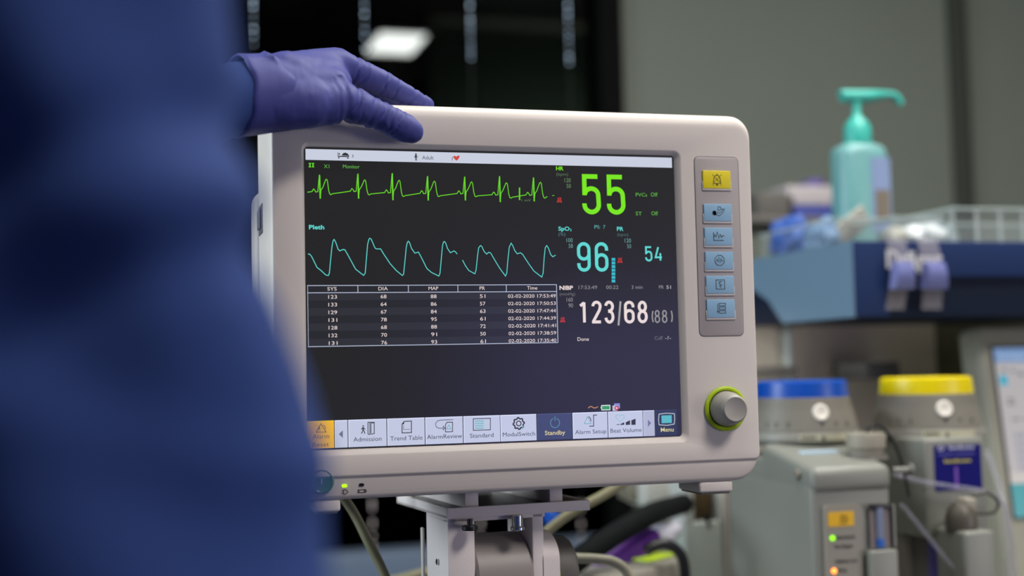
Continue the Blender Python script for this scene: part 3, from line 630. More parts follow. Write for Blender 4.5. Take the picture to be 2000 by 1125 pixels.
# ------------------------------------------------------------------ MOUNT under the monitor
MT = Matrix.Rotation(0.085, 4, 'Z'); p0 = at(875, 993, Yf+0.03)
def ml(x, y, z): return (Matrix.Translation(p0) @ MT) @ Vector((x, y, z))
MM = Matrix.Translation(p0) @ MT
mnt = thing('monitor_mount', (p0.x+0.06, p0.y+0.08, 0), 'aluminium swivel bracket on a pole carrying the patient monitor', 'bracket')
k = MB(); k.box((0, 0.001, -0.0085), (0.124, 0.15, -0.006), ALU, 0.0004, M=MM); k.box((0, 0, -0.0085), (0.124, 0.003, 0.0), ALU, 0.0004, M=MM)
k.box((0, 0.004, -0.0085), (0.0035, 0.15, 0.0), ALU, 0.0004, M=MM); k.box((0.1205, 0.004, -0.0085), (0.124, 0.15, 0.0), ALU, 0.0004, M=MM)
k.build('tray', mnt)
k = MB(); k.box((0.0035, 0.003, -0.0045), (0.1205, 0.149, -0.0012), mat('anodised_dark', (74, 76, 74), 0.4, metal=0.5), 0, M=MM); k.build('slide_plate', mnt)
for xx in (0.0165, 0.0905):
    k = MB(); k.box((xx, 0.006, -0.0012), (xx+0.0115, 0.148, lz0-p0.z-0.0005), ALU, 0.0005, M=MM); k.build('rail', mnt)
# fork arms
k = MB(); k.box((0.0005, 0.004, -0.012), (0.085, 0.06, -0.0085), ALU, 0.0005, M=MM)
def arm(xa, xb, w0, w1, name):
    a_ = MB(); a_.box((xa, 0.004, -0.09), (xb, 0.062, -0.0085), ALU, 0.001, M=MM)
    if w1: 
        n = 20; pr_ = [(0.002, -0.09), (0.0, -0.045)] 
        a_.loft([[MM @ Vector((xx, 0.034+0.031*math.cos(math.pi*i/n), -0.048+0.022*math.sin(math.pi*i/n))) for i in range(n+1)]+[MM @ Vector((xx, 0.003, -0.09)), MM @ Vector((xx, 0.065, -0.09))] for xx in (xb-0.001, xb+w1)], ALU)
    return a_.build(name, mnt)
k.build('cross_plate', mnt)
arm(0.0005, 0.0235, 0, 0, 'arm'); arm(0.0735, 0.0835, 0, 0.0135, 'arm')
k = MB(); c1, c2 = MM @ Vector((0.0235, 0.036, -0.062)), MM @ Vector((0.0735, 0.036, -0.062))
ax = (c2-c1).normalized()
k.lathe([(0.034, 0), (0.036, 0.0025), (0.036, 0.0475), (0.034, 0.05)], c1, mat('hub_grey', (146, 139, 133), 0.45), ax, 64); k.build('hub', mnt)
k = MB(); k.lathe([(0.031, 0.0), (0.031, 0.001)], c2+ax*0.0236, LIME, ax, 48); k.build('lime_washer', mnt)
k = MB(); k.lathe([(0.0295, 0), (0.030, 0.001), (0.029, 0.017), (0.026, 0.0195), (0.001, 0.02)], c2+ax*0.0245, GREYD, ax, 12); lab(k.build('clamp_knob', mnt), 'dark grey faceted clamp knob')
k = MB(); k.box((-0.0018, 0.067, -0.09), (0.0005, 0.072, -0.022), WHITE, 0.001, M=MM); k.build('side_plate', mnt)
k = MB(); s0 = MM @ Vector((0.0165, 0.0045, -0.0085)); s0.y -= 0.012; k.cyl(s0, s0-Vector((0, 0, 0.005)), 0.0022, BLACKP); k.lathe([(0.0058, 0), (0.0064, 0.0008), (0.0064, 0.0032), (0.0058, 0.004)], s0-Vector((0, 0, 0.009)), BLACKP); k.build('thumb_screw', mnt)
k = MB(); s0 = MM @ Vector((0.058, 0.0, -0.0085)); s0.y -= 0.004; k.cyl(s0, s0-Vector((0, 0, 0.009)), 0.0045, CHROME); k.lathe([(0.004, -0.003), (0.0058, -0.002), (0.0058, 0), (0.0045, 0.001)], s0-Vector((0, 0, 0.0095)), CHROME); k.build('locking_pin', mnt)
k = MB(); s0 = MM @ Vector((0.0, 0.03, -0.046)); k.lathe([(0.0026, 0), (0.0026, 0.001), (0.0016, 0.0012), (0.001, 0.0002)], s0, CHROME, -ax, 20); k.lathe([(0.0014, 0.0), (0.0012, 0.0016)], s0, BLACKP, -ax, 12); k.build('screw', mnt)
k = MB(); b0 = (c1+c2)/2; k.cyl((b0.x, b0.y, 0.06), (b0.x, b0.y, b0.z-0.02), 0.019, ALU, 40); k.build('pole', mnt)
k = MB(); k.lathe([(0.001, 0.0), (0.25, 0.0), (0.26, 0.02), (0.22, 0.045), (0.04, 0.07), (0.02, 0.075)], (b0.x, b0.y, 0), GREYP, n=64); k.build('base', mnt)
# ------------------------------------------------------------------ cables
def cable(name, pts, r, mt, label, cat='cable', ribs=0, sub=8):
    o = MB().tube(pts, r, mt, 14, sub, ribs).build(name, None, 60 if not ribs else 30); o['label'] = label; o['category'] = cat; return o
cable('cable', [at(655, 950, 1.16), at(690, 1000, 1.16), at(720, 1060, 1.15), at(752, 1125, 1.14), at(800, 1250, 1.12), at(830, 1400, 1.1)], 0.0042, CABLE, 'olive beige cable hanging down from behind the monitor left side')
cable('cable', [at(1230, 935, 1.3), at(1180, 966, 1.3), at(1110, 1005, 1.3), at(1060, 1045, 1.3), at(1000, 1100, 1.3), at(940, 1180, 1.3)], 0.005, CABLE, 'beige cable slanting across behind the bracket')
cable('cable', [at(1120, 1090, 1.22), at(1165, 1092, 1.22), at(1200, 1098, 1.22), at(1225, 1120, 1.22), at(1240, 1180, 1.22), at(1245, 1300, 1.22)], 0.0048, mat('light_beige_cable', (150, 146, 124), 0.5), 'light beige cable curling down right of the bracket knob')
cable('cable', [at(500, 1260, 1.55), at(700, 1160, 1.6), at(800, 1128, 1.6), at(870, 1112, 1.6), at(940, 1110, 1.6), at(1000, 1130, 1.6)], 0.007, CABLE, 'beige cable lying low left of the bracket')
cable('cable', [at(1262, 1078, 1.42), at(1276, 1066, 1.42), at(1300, 1062, 1.42), at(1326, 1078, 1.42), at(1337, 1110, 1.42), at(1338, 1180, 1.42), at(1338, 1300, 1.42)], 0.0062, BLACKP, 'black cord arching over the grey drawer box')
cable('breathing_hose', [at(1010, 1210, 1.36), at(1070, 1145, 1.37), at(1112, 1106, 1.38), at(1152, 1077, 1.39), at(1196, 1047, 1.41), at(1240, 1021, 1.44), at(1285, 999, 1.50), at(1335, 984, 1.60)], 0.0125, mat('hose_black', (10, 14, 14), 0.8, spec=0.15), 'black corrugated breathing hose behind the monitor bracket', 'hose', ribs=3.0, sub=18)
# ------------------------------------------------------------------ ANAESTHESIA MACHINE and things on it
Ym = 1.52
ca = at(1666, 470, Ym); cb = at(1668, 619, Ym); tz1, tz0 = ca.z, (at(1668, 619, Ym).z)
fx1 = at(2080, 470, Ym).x
mch = thing('anaesthesia_machine', (1.3, 1.8, 0), 'grey anaesthesia machine with a blue top shelf and side screen', 'medical machine')
k = MB(); D1 = 0.30
k.box((ca.x, Ym, tz0), (at(1736, 500, Ym).x, Ym+0.02, tz1), BLUEP, 0.002)
k.box((at(1736, 500, Ym).x+0.0005, Ym+0.0, at(1800, 541, Ym).z), (fx1+0.3, Ym+0.02, tz1), BLUEP, 0.002)
k.box((ca.x+0.002, Ym+0.018, tz0), (fx1+0.3, Ym+D1+0.1, tz1-0.004), mat('navy_carcass_shade', (8, 24, 48), 0.6, spec=0.2), 0.002)  # darker navy puts the recess shade into the carcass colour
k.build('top_shelf', mch)
sp = MB(); sx = ca.x-0.0015; a0 = tz0; a1 = tz1
yz = [(Ym+0.002, a0), (Ym+D1*0.66, a0), (Ym+D1*0.8, a0+(a1-a0)*0.35), (Ym+D1, a0+(a1-a0)*0.6), (Ym+D1, a1), (Ym+0.002, a1)]
sp.loft([[Vector((sx, y, z)) for y, z in yz], [Vector((sx+0.004, y, z)) for y, z in yz]], mat('shelf_side_lit', (106, 134, 156), 0.4)); lab(sp.build('shelf_end_panel', mch), 'blue end panel with the left light in its colour')  # paler than the front: light from the left put into its colour
lt = MB(); lt.flat = True; q0, q1 = at(1732, 522, Ym-.0015), at(1842, 522, Ym-.0015)
text(lt, 'Dräger', q0.x, q1.x, q0.z, 0.022, Ym-0.0012, mat('logo_white', (205, 205, 208), 0.5), 0.035); lt.build('maker_lettering', mch)
k = MB(); ya = 1.86
BP = mat('machine_back_panel', (226, 212, 190), 0.6)
k.box((at(1470, 700, ya).x-0.12, ya, 0.3), (at(1830, 700, ya).x, ya+0.06, tz0+0.02), BP, 0.003); k.build('back_panel', mch)
k = MB(); k.box((at(1541, 700, ya-.02).x, ya-0.02, 0.9), (at(1552, 700, ya-.02).x, ya, tz0), LGREY, 0.002); k.build('edge_strip', mch)
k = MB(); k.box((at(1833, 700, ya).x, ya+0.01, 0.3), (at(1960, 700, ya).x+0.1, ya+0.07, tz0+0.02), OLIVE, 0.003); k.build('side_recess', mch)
k = MB(); k.box((at(1690, 720, ya-.1).x, ya-0.1, at(1690, 742, ya-.1).z), (at(1758, 720, ya-.1).x, ya, at(1690, 708, ya-.1).z), GREYD, 0.003); k.build('shelf_hinge', mch)
k = MB(); a = at(1480, 722, 1.75); k.box((a.x-0.1, 1.72, a.z-0.012), (at(1540, 722, 1.75).x, 1.86, a.z+0.004), GREYD, 0.003); k.build('hose_ledge', mch)
# lower carcass and worktop
k = MB(); wtz = 1.25-0.33
k.box((at(1300, 1000, 1.45).x, 1.50, 0.12), (1.85, 2.05, wtz-0.03), GREYP, 0.01); k.build('cabinet', mch)
k = MB(); k.box((at(1130, 1000, 1.36).x, 1.20, wtz-0.03), (1.87, 2.05, wtz), LGREY, 0.008); k.build('worktop', mch)
for xx in (0.8, 1.75):
    for yy in (1.58, 1.98): k = MB(); k.cyl((xx-0.02, yy, 0.06), (xx+0.02, yy, 0.06), 0.06, DARKP); k.box((xx-0.012, yy-0.012, 0.06), (xx+0.012, yy+0.012, 0.13), GREYD); k.build('castor', mch)
# column beside the monitor with a bare slot
Yc = 1.62
k = MB(); a, b = at(1335, 1000, Yc), at(1410, 1000, Yc)
k.box((a.x, Yc, wtz), (b.x, Yc+0.05, at(1370, 1019, Yc).z), mat('post_front', (146, 152, 144), 0.5), 0.004); k.box((a.x, Yc, at(1370, 1019, Yc).z-.004), (at(1357, 1000, Yc).x, Yc+0.05, at(1370, 930, Yc).z), LGREY, 0.004)
k.box((at(1404, 1000, Yc).x, Yc+.005, at(1370, 1019, Yc).z-.004), (b.x+0.006, Yc+0.05, at(1370, 940, Yc).z), LGREY, 0.004)
k.build('absorber_post', mch)
k = MB(); k.box((at(1362, 1000, Yc).x, Yc+0.012, at(1370, 1022, Yc).z), (at(1400, 1000, Yc).x, Yc+0.04, at(1370, 930, Yc).z), mat('brass_brown', (84, 68, 44), 0.5, metal=0.3), 0.006); k.box((at(1381, 1000, Yc).x, Yc-0.001, at(1381, 1032, Yc).z), (at(1387, 1000, Yc).x, Yc+.01, at(1381, 1005, Yc).z), BLACKP, 0.001); k.build('valve_stem', mch)
k = MB(); k.box((at(1424, 1000, Yc+.05).x, Yc+0.04, wtz), (at(1500, 1000, Yc+.05).x, Yc+0.2, at(1440, 962, Yc).z), mat('housing_olive', (84, 80, 64), 0.6), 0.006); k.build('absorber_housing', mch)
k = MB(); k.box((at(1410, 1000, Yc+.03).x, Yc+0.03, wtz), (at(1426, 1000, Yc+.03).x, Yc+0.08, at(1420, 965, Yc).z), mat('post_grey', (150, 146, 138), 0.5), 0.006); k.build('post_edge', mch)
k = MB(); k.box((at(1240, 950, 1.75).x, 1.72, at(1300, 985, 1.75).z), (at(1312, 950, 1.75).x, 1.8, at(1300, 905, 1.75).z), LGREY, 0.01); k.box((at(1225, 950, 1.75).x, 1.74, at(1300, 978, 1.75).z), (at(1380, 950, 1.75).x+.1, 1.8, at(1300, 930, 1.75).z), mat('block_taupe', (110, 104, 88), 0.6), 0.01); k.build('valve_block', mch)
# drawer box with lime stripe
k = MB()
b0_ = at(1198, 1128, 1.36); BX = Matrix.Translation(b0_) @ Matrix.Rotation(math.radians(38), 4, 'Z'); BG_ = mat('box_grey', (128, 124, 114), 0.5)
dbox = thing('drawer_box', (b0_.x+0.05, b0_.y+0.1, wtz), 'light grey box with a lime green top stripe low beside the machine', 'box')
k.box((0, 0, wtz-b0_.z), (0.175, 0.11, 0), BG_, 0.005, M=BX); k.build('body', dbox)
k = MB(); k.box((0.11, 0.02, 0), (0.174, 0.06, 0.004), LIME, 0.002, M=BX); k.build('lime_stripe', dbox)
k = MB(); k.box((0.12, 0.06, 0.0), (0.174, 0.109, 0.024), GREYP, 0.005, M=BX); k.build('lid', dbox)
bc = at(1232, 1062, 1.52)
bag = MB(); 
p1, p2 = at(1172, 1108, 1.47), at(1278, 1050, 1.52)
bagm, nr = sdf([('c', p1, 0.024, (p1+p2)/2, 0.027), ('c', (p1+p2)/2, 0.027, p2-(p2-p1)*0.12, 0.017), ('c', p2-(p2-p1)*0.1, 0.016, p2, 0.010)], 0.004, 4)
o = finish(bagm, mat('purple_rubber', (84, 34, 128), 0.5)).build('breathing_bag', None, 60); o['label'] = 'purple rubber breathing bag below the corrugated hose'; o['category'] = 'breathing bag'
o = MB().lathe([(0.004, 0), (0.014, 0.002), (0.016, 0.012), (0.012, 0.03), (0.009, 0.045)], p2-Vector((0.002, 0, 0.004)), mat('bag_collar', (186, 184, 196), 0.4), (p2-p1).normalized()+Vector((0.2, 0, 0.1))).build('hose_connector', None); o['label'] = 'pale translucent connector at the neck of the purple bag'; o['category'] = 'connector'
o = MB().box(at(1072, 1026, 1.75), at(1094, 996, 1.75)+Vector((0, 0.03, 0)), CAPBLUE, 0.004).build('blue_clip'); o['label'] = 'small bright blue clip seen right behind the bracket'; o['category'] = 'clip'
# vaporizers
def dial(t, px, py0, Vd, cap, ang):
    """px: centre column; py0: py of cap top"""
    c = atv(px, py0, Vd); s = Vd/F
    k = MB(); k.lathe([(0.001, 0.0), (80*s, 0.0), (86*s, -3*s), (89*s, -33*s), (89*s, -34*s)], c, cap, n=64); cp = k.build('dial_cap', t); lab(cp, 'coloured dial cap')
    k = MB(); k.lathe([(0.001, -32*s), (90*s, -32*s), (104*s, -90*s), (105*s, -96*s), (100*s, -97*s), (0.001, -97*s)], c, GREYP, n=64); dl = k.build('dial', t)
    k = MB()
    for i in range(90):
        a = 2*math.pi*i/90
        r1, r2 = 91.2*s, 96*s
        d = Vector((math.cos(a), math.sin(a), 0)); e = Vector((-math.sin(a), math.cos(a), 0))*0.5*s
        k.add([c+d*r1-e+Vector((0, 0, -35*s)), c+d*r1+e+Vector((0, 0, -35*s)), c+d*r2+e+Vector((0, 0, -57*s)), c+d*r2-e+Vector((0, 0, -57*s))], [(0, 1, 2, 3)], GREYD)
    k.build('grip_lines', dl)
    a0 = math.radians(ang); d = Vector((math.cos(a0), math.sin(a0), 0)); nrm = (d+Vector((0, 0, 0.22))).normalized()
    bp = c+d*(96*s)+Vector((0, 0, -60*s))
    k = MB(); k.lathe([(15.5*s, -0.002), (15.5*s, 3*s), (13*s, 5*s), (9*s, 4.5*s), (7*s, 3*s), (3*s, 3*s), (2*s, 5*s), (0.5*s, 5*s)], bp, mat('button_white', (222, 216, 204), 0.4), nrm); k.build('release_button', dl)
    z_ = -82*s
    k = None
    def mark(a, w, hh, up=True, zc=z_, R=None, mt=INK):
        R = R or 103.5*s; dd = Vector((math.cos(a), math.sin(a), 0)); ee = Vector((-math.sin(a), math.cos(a), 0)); cc = c+dd*R+Vector((0, 0, zc))
        if up is None: k.add([cc-ee*w-Vector((0, 0, hh)), cc+ee*w-Vector((0, 0, hh)), cc+ee*w+Vector((0, 0, hh)), cc-ee*w+Vector((0, 0, hh))], [(0, 1, 2, 3)], mt)
        elif up: k.add([cc-ee*w-Vector((0, 0, hh)), cc+ee*w-Vector((0, 0, hh)), cc+Vector((0, 0, hh))], [(0, 1, 2)], mt)
        else: k.add([cc-ee*w+Vector((0, 0, hh)), cc+ee*w+Vector((0, 0, hh)), cc-Vector((0, 0, hh))], [(0, 1, 2)], mt)
    for off, w_, h_ in ((0, 3.5, 5), (0.28, 3, 4), (0.56, 3, 3), (-0.62, 1, 6), (-0.85, 1, 6), (-1.05, 1, 6)):
        k = MB(); mark(a0+off, w_*s, h_*s, None if abs(off) > 0.3 else False); k.build('dial_mark', dl)
    k = MB(); k.lathe([(0.001, -97*s), (105*s, -97*s), (107*s, -100*s), (107*s, -113*s), (102*s, -116*s), (0.001, -116*s)], c, mat('index_ring', (134, 132, 124), 0.45), n=64); rg = k.build('index_ring', t)
    k = MB(); mt = mat('index_label', (178, 174, 150), 0.5); n = 14
    k.loft([[c+Vector((math.cos(a0-0.42+1.0*i/n), math.sin(a0-0.42+1.0*i/n), 0))*107.6*s+Vector((0, 0, zz*s)) for i in range(n+1)] for zz in (-100, -112)], mt, cap=False, closed=False); mark(a0-0.0, 4*s, 5*s, True, -106*s, 108.3*s)
    for q_ in range(5): mark(a0-0.36+0.05*q_, 1.4*s, 3.2*s, None, -106*s, 108.2*s)
    k.build('scale_label', rg)
    return c, s
va = thing('vaporizer', atv(1600, 1125, 1.5)*1.0, 'grey anaesthetic vaporizer with a blue dial cap', 'vaporizer', 'vaporizers on the anaesthesia machine')
c, s = dial(va, 1565, 743, 1.56, CAPBLUE, -98)
Yv = 1.262; a = at(1604, 935, Yv); b = at(1744, 935, Yv); zfr = at(1668, 912, Yv).z; topv = zfr+0.0085
def wedge(x0, x1, y0, y1, z0, zf, zb, mt, bev):
    bm = bmesh.new(); bmesh.ops.create_cube(bm, size=1)
    for v in bm.verts:
        y = y0 if v.co.y < 0 else y1; v.co = Vector((x0 if v.co.x < 0 else x1, y, z0 if v.co.z < 0 else (zf if y == y0 else zb)))
    bmesh.ops.bevel(bm, geom=bm.edges[:], offset=bev, segments=5, profile=0.5, affect='EDGES'); return MB().bm(bm, mt)
zvis = at(1668, 962, Yv).z
k = wedge(a.x-0.010, b.x, Yv, Yv+0.12, zvis, zfr, zfr+0.022, VAPG, 0.009); bo = k.build('hood', va)
k = MB(); k.box((a.x-0.010, Yv+0.004, wtz), (b.x-0.001, Yv+0.21, zvis+0.012), VAPG, 0.006, 5); k.box((a.x-0.0094, Yv+0.06, zvis), (b.x-0.001, Yv+0.21, zfr+0.006), VAPG, 0.006, 5); k.build('body', va)
k = MB(); k.lathe([(0.001, 0.0), (98*s, 0), (102*s, -4*s), (101*s, -6*s), (98*s, -8*s)], (c.x, c.y, c.z-115*s), VAPG, n=64); k.build('neck', va)
k = MB(); kc_ = Vector((a.x-0.010, Yv+0.03, zfr-0.008)); k.lathe([(0.0055, 0), (0.006, 0.002), (0.005, 0.004), (0.001, 0.0045)], kc_, GREYP, (-1, 0, 0)); k.build('side_screw', va)
k = MB(); f0 = at(1692, 888, Yv+0.045); k.lathe([(0.0235, -0.004), (0.0215, 0.0), (0.0215, 0.0015)], (f0.x, f0.y, topv), GREYD, n=40); k.lathe([(0.0185, 0.0), (0.019, 0.006), (0.021, 0.008), (0.0215, 0.022), (0.0205, 0.024), (0.001, 0.0245)], (f0.x, f0.y, topv), mat('filler_grey', (140, 134, 120), 0.5), n=40); fc = k.build('filler_cap', va)
k = MB(); k.tube([(f0.x, f0.y-0.003, topv+0.024), (f0.x+0.004, f0.y-0.003, topv+0.031), (f0.x+0.018, f0.y-0.004, topv+0.030), (f0.x+0.030, f0.y-0.01, topv+0.010), (f0.x+0.034, f0.y-0.02, topv-0.02), (f0.x+0.033, f0.y-0.028, topv-0.045)], 0.0016, BLACKP, 8); k.build('tether', fc)
k = MB(); pg = at(1744, 919, Yv+0.02); k.cyl(pg, pg+Vector((0.022, 0, 0)), 0.0035, VAPG); k.lathe([(0.0065, 0), (0.007, 0.0015), (0.006, 0.003)], pg+Vector((0.02, 0, 0)), VAPG, (1, 0, 0)); k.build('locking_pin', va)
k = MB(); p_a, p_b = at(1609, 988, Yv), at(1680, 988, Yv); k.loft([rrect(p_a.x, p_b.x, wtz+0.02, p_a.z, 0.004, Yv+0.006), rrect(p_a.x, p_b.x, wtz+0.02, p_a.z, 0.004, Yv-0.0008)], mat('panel_cream', (140, 136, 124), 0.5)); vp = k.build('status_panel', va)
k = MB(); p1_, p2_ = at(1617, 1029, Yv), at(1666, 998, Yv); k.box((p1_.x, Yv-0.0014, p1_.z), (p2_.x, Yv-0.0008, p2_.z), mat('warn_yellow', (222, 172, 0), 0.5)); so = k.build('warning_sticker', vp)
k = MB(); k.flat = True
for j, (s_, xa, xb) in enumerate((('Alarm', 1641, 1655), ('silence', 1641, 1658), ('2 min', 1641, 1654))):
    q_ = at(xa, 1010+j*6.5, Yv-.002); text(k, s_, q_.x, at(xb, 1010, Yv-.002).x, q_.z, 0.0022, Yv-0.0018, INK, 0.02)
k.build('sticker_print', so)
k = MB(); k.flat = True
for s_, xa, xb, y_ in (('Operational', 1633, 1670, 1053), ('No Output', 1631, 1666, 1071), ('Delivery Low', 1633, 1676, 1100), ('Fill Up', 1637, 1655, 1118)):
    q_ = at(xa, y_, Yv-.002); text(k, s_, q_.x, at(xb, y_, Yv-.002).x, q_.z, 0.0034, Yv-0.0014, INK, 0.03)
k.build('panel_print', vp)
for px, py, mt, nm in ((1625, 1051, mat('led_green', (100, 200, 20), .3, emit=(150, 235, 0), es=1.6), 'lit green indicator'), (1628, 1115, mat('led_orange', (255, 150, 60), .3, emit=(255, 140, 50), es=3.0), 'lit orange indicator')):
    q_ = at(px, py, Yv); k = MB(); k.lathe([(0.0028, 0), (0.0026, 0.0018), (0.001, 0.0026)], q_, mt, (0, -1, 0), 20); lab(k.build('indicator', vp), nm)
k = MB(); p1_, p2_ = at(1700, 1071, Yv), at(1742, 984, Yv); k.box((p1_.x, Yv-0.0006, p1_.z), (p2_.x, Yv+0.0006, p2_.z), mat('gauge_recess', (120, 110, 108), 0.5)); gg = k.build('level_gauge', va)
k = MB(); k.cyl((p1_.x+0.011, Yv-0.002, p1_.z+0.001), (p1_.x+0.011, Yv-0.002, p2_.z-0.003), 0.0042, mat('gauge_tube', (150, 160, 190), 0.15, trans=0.4), 20); k.cyl((p1_.x+0.011, Yv-0.002, p1_.z+0.001), (p1_.x+0.011, Yv-0.002, p1_.z+0.010), 0.0045, mat('gauge_blue', (50, 100, 180), 0.3), 20)
k.box((p1_.x, Yv-0.004, p2_.z-0.004), (p2_.x-0.004, Yv, p2_.z+0.001), BLACKP, 0.0005); k.box((p2_.x-0.0035, Yv-0.003, p1_.z), (p2_.x-0.0015, Yv, p2_.z), BLACKP); k.box((p2_.x-0.0015, Yv-0.004, p1_.z), (p2_.x+0.001, Yv, p2_.z), VAPG); k.build('gauge_tube', gg)
k = MB(); q_ = at(1752, 1073, Yv-0.01); k.box((at(1690, 1073, Yv).x, Yv-0.012, wtz), (q_.x, Yv+0.0, q_.z), VAPG, 0.002); k.build('drain_block', va)
k = MB(); k.flat = True; k.box((a.x+0.012, Yv+0.060, zfr+0.008), (a.x+0.055, Yv+0.072, zfr+0.0138), mat('pale_blue_sticker', (180, 205, 226), 0.5)); k.build('sticker', va)
# second vaporizer
vb = thing('vaporizer', atv(1840, 1125, 1.55), 'grey anaesthetic vaporizer with a yellow dial cap and dark blue label', 'vaporizer', 'vaporizers on the anaesthesia machine')
c, s = dial(vb, 1807, 736, 1.60, CAPYEL, -104)
Yw = 1.32; a = at(1806, 900, Yw); b = at(1925, 900, Yw); tw = at(1860, 855, Yw).z
k = MB(); k.box((a.x, Yw, at(1860, 1050, Yw).z), (b.x, Yw+0.10, tw), VAPG, 0.004); k.build('front_body', vb)
k = MB(); k.box((at(1762, 900, Yw+.05).x, Yw+0.05, wtz), (b.x-0.01, Yw+0.15, tw+0.004), GREYP, 0.01); k.build('rear_body', vb)
k = MB(); k.lathe([(0.001, 0.0), (100*s, 0), (100*s, -14*s), (98*s, -16*s)], (c.x, c.y, c.z-115*s), GREYP, n=64); k.build('neck', vb)
k = MB(); k.box((at(1812, 1100, Yw+.02).x, Yw+0.02, wtz), (at(1880, 1100, Yw+.02).x, Yw+0.06, at(1860, 1050, Yw).z), GREYD, 0.003); k.box((at(1832, 1100, Yw).x, Yw+0.012, wtz), (at(1845, 1100, Yw).x, Yw+0.02, at(1860, 1062, Yw).z), mat('gauge_violet', (84, 80, 150), .4)); k.build('lower_gauge', vb)
k = MB(); p1_, p2_ = at(1828, 959, Yw-.001), at(1915, 867, Yw-.001); k.box((p1_.x, Yw-0.0012, p1_.z), (p2_.x, Yw, p2_.z), mat('label_navy', (12, 12, 104), 0.6, spec=0.15)); lb_ = k.build('label', vb); lab(lb_, 'dark blue label')
k = MB(); k.flat = True; wv = mat('label_white', (190, 190, 220), .5); yl = mat('label_yellow', (200, 190, 40), .5)
def tl_(s_, xa, xb, y_, cap_, mt, bo_=0.03): q_ = at(xa, y_, Yw-.002); text(k, s_, q_.x, at(xb, y_, Yw-.002).x, q_.z, cap_, Yw-0.0018, mt, bo_)
tl_('D', 1833, 1845, 880, 0.0045, wv); tl_('Sevoflurane', 1853, 1903, 878, 0.004, wv); tl_('inhalation anaesthetic', 1832, 1905, 890, 0.0026, mat('label_lilac', (90, 90, 180), .5)); tl_('Sevoflurane', 1844, 1897, 904, 0.0036, yl)
q_ = at(1868, 957, Yw-.0017); k.box((q_.x-.001, Yw-0.0016, q_.z), (q_.x+.0028, Yw-0.0013, q_.z+0.026), mat('label_violet', (110, 60, 170), .5))
k.build('label_print', lb_)
k = MB(); k.flat = True; q_ = at(1836, 1022, Yw-.001); text(k, 'Vapor', q_.x, at(1860, 1022, Yw).x, q_.z, 0.003, Yw-0.001, INK, 0.0); q_ = at(1841, 1032, Yw-.001); text(k, '2000', q_.x, at(1854, 1022, Yw).x, q_.z, 0.003, Yw-0.001, INK, 0.0); k.build('model_print', vb)
Yx = 1.255; p1_, p2_ = at(1884, 1030, Yx), at(1943, 1030, Yx); fz = at(1910, 1038, Yx).z
k = MB(); k.box((p1_.x, Yx, wtz-0.0), (p2_.x, Yx+0.055, fz), VAPG, 0.004); k.build('filler_block', vb)
k = MB(); fcx, fcy = (p1_.x+p2_.x)/2-0.004, Yx+0.027
k.lathe([(0.0165, -0.003), (0.0175, 0.004), (0.017, 0.014), (0.0145, 0.022), (0.009, 0.029), (0.001, 0.031)], (fcx, fcy, fz), mat('cap_taupe', (82, 78, 68), 0.4), n=40); fc2 = k.build('filler_cap', vb)
k = MB(); k.box((fcx-0.002, fcy-0.012, fz+0.018), (fcx+0.013, fcy+0.006, fz+0.034), mat('cap_tab', (146, 140, 126), .5), 0.003); k.tube([(fcx+0.008, fcy-0.008, fz+0.030), (fcx+0.014, fcy-0.008, fz+0.037), (fcx+0.030, fcy-0.008, fz+0.038), (fcx+0.042, fcy-0.008, fz+0.028), (fcx+0.036, fcy-0.008, fz+0.017), (fcx+0.014, fcy-0.006, fz+0.016)], 0.0019, mat('tether_grey', (60, 58, 52), .5), 8); k.build('tether', fc2)
# clear tubing
def clear_tube(pts, r, label): return cable('clear_tube', pts, r, mat('clear_tubing', (170, 170, 185), 0.12, alpha=0.28, spec=0.8), label, 'tubing')
clear_tube([at(1745, 925, 1.31), at(1800, 940, 1.30), at(1860, 950, 1.30), at(1920, 960, 1.30), at(1960, 985, 1.31), at(1975, 1050, 1.31), at(1985, 1150, 1.31)], 0.0026, 'clear tube drooping across the dark blue label')
clear_tube([at(1760, 985, 1.30), at(1790, 1020, 1.30), at(1830, 1070, 1.29), at(1880, 1130, 1.27), at(1920, 1180, 1.24)], 0.0022, 'clear tube slanting down between the two vaporizers')
clear_tube([at(1925, 880, 1.46), at(1945, 930, 1.42), at(1962, 990, 1.38), at(1968, 1060, 1.37), at(1972, 1150, 1.37)], 0.0032, 'clear tube running down beside the side screen')
clear_tube([at(1758, 960, 1.42), at(1768, 1000, 1.40), at(1766, 1050, 1.40), at(1790, 1110, 1.39), at(1800, 1160, 1.39)], 0.0035, 'wide clear tube behind the level gauge')
# side screen, tilted back
st_ = at(1938, 681, 1.60); tilt = math.radians(8)
SM = Matrix.Translation(st_) @ Matrix.Rotation(tilt, 4, 'X').inverted() @ Matrix.Rotation(0.0, 4, 'Z')
k = MB(); k.box((-0.020, 0.001, -0.40), (0.36, 0.05, 0.032), mat('casing_beige', (140, 138, 124), 0.5), 0.008, M=SM); ss = thing('side_screen', (st_.x+0.15, st_.y-0.05, 1.0), 'tilted light grey machine screen cut by the right edge of the picture', 'screen')
cs = k.build('casing', ss)
k = MB(); k.box((-0.003, -0.001, -0.235), (0.33, 0.002, 0.004), BLACKP, 0, M=SM); k.build('bezel', ss)
k = MB(); k.flat = True
def sr(x0, x1, z0, z1, y, c): k.add([SM @ Vector(p) for p in ((x0, y, z0), (x1, y, z0), (x1, y, z1), (x0, y, z1))], [(0, 1, 2, 3)], mat('ss_%d_%d_%d' % c, (4, 4, 4), .3, emit=c))
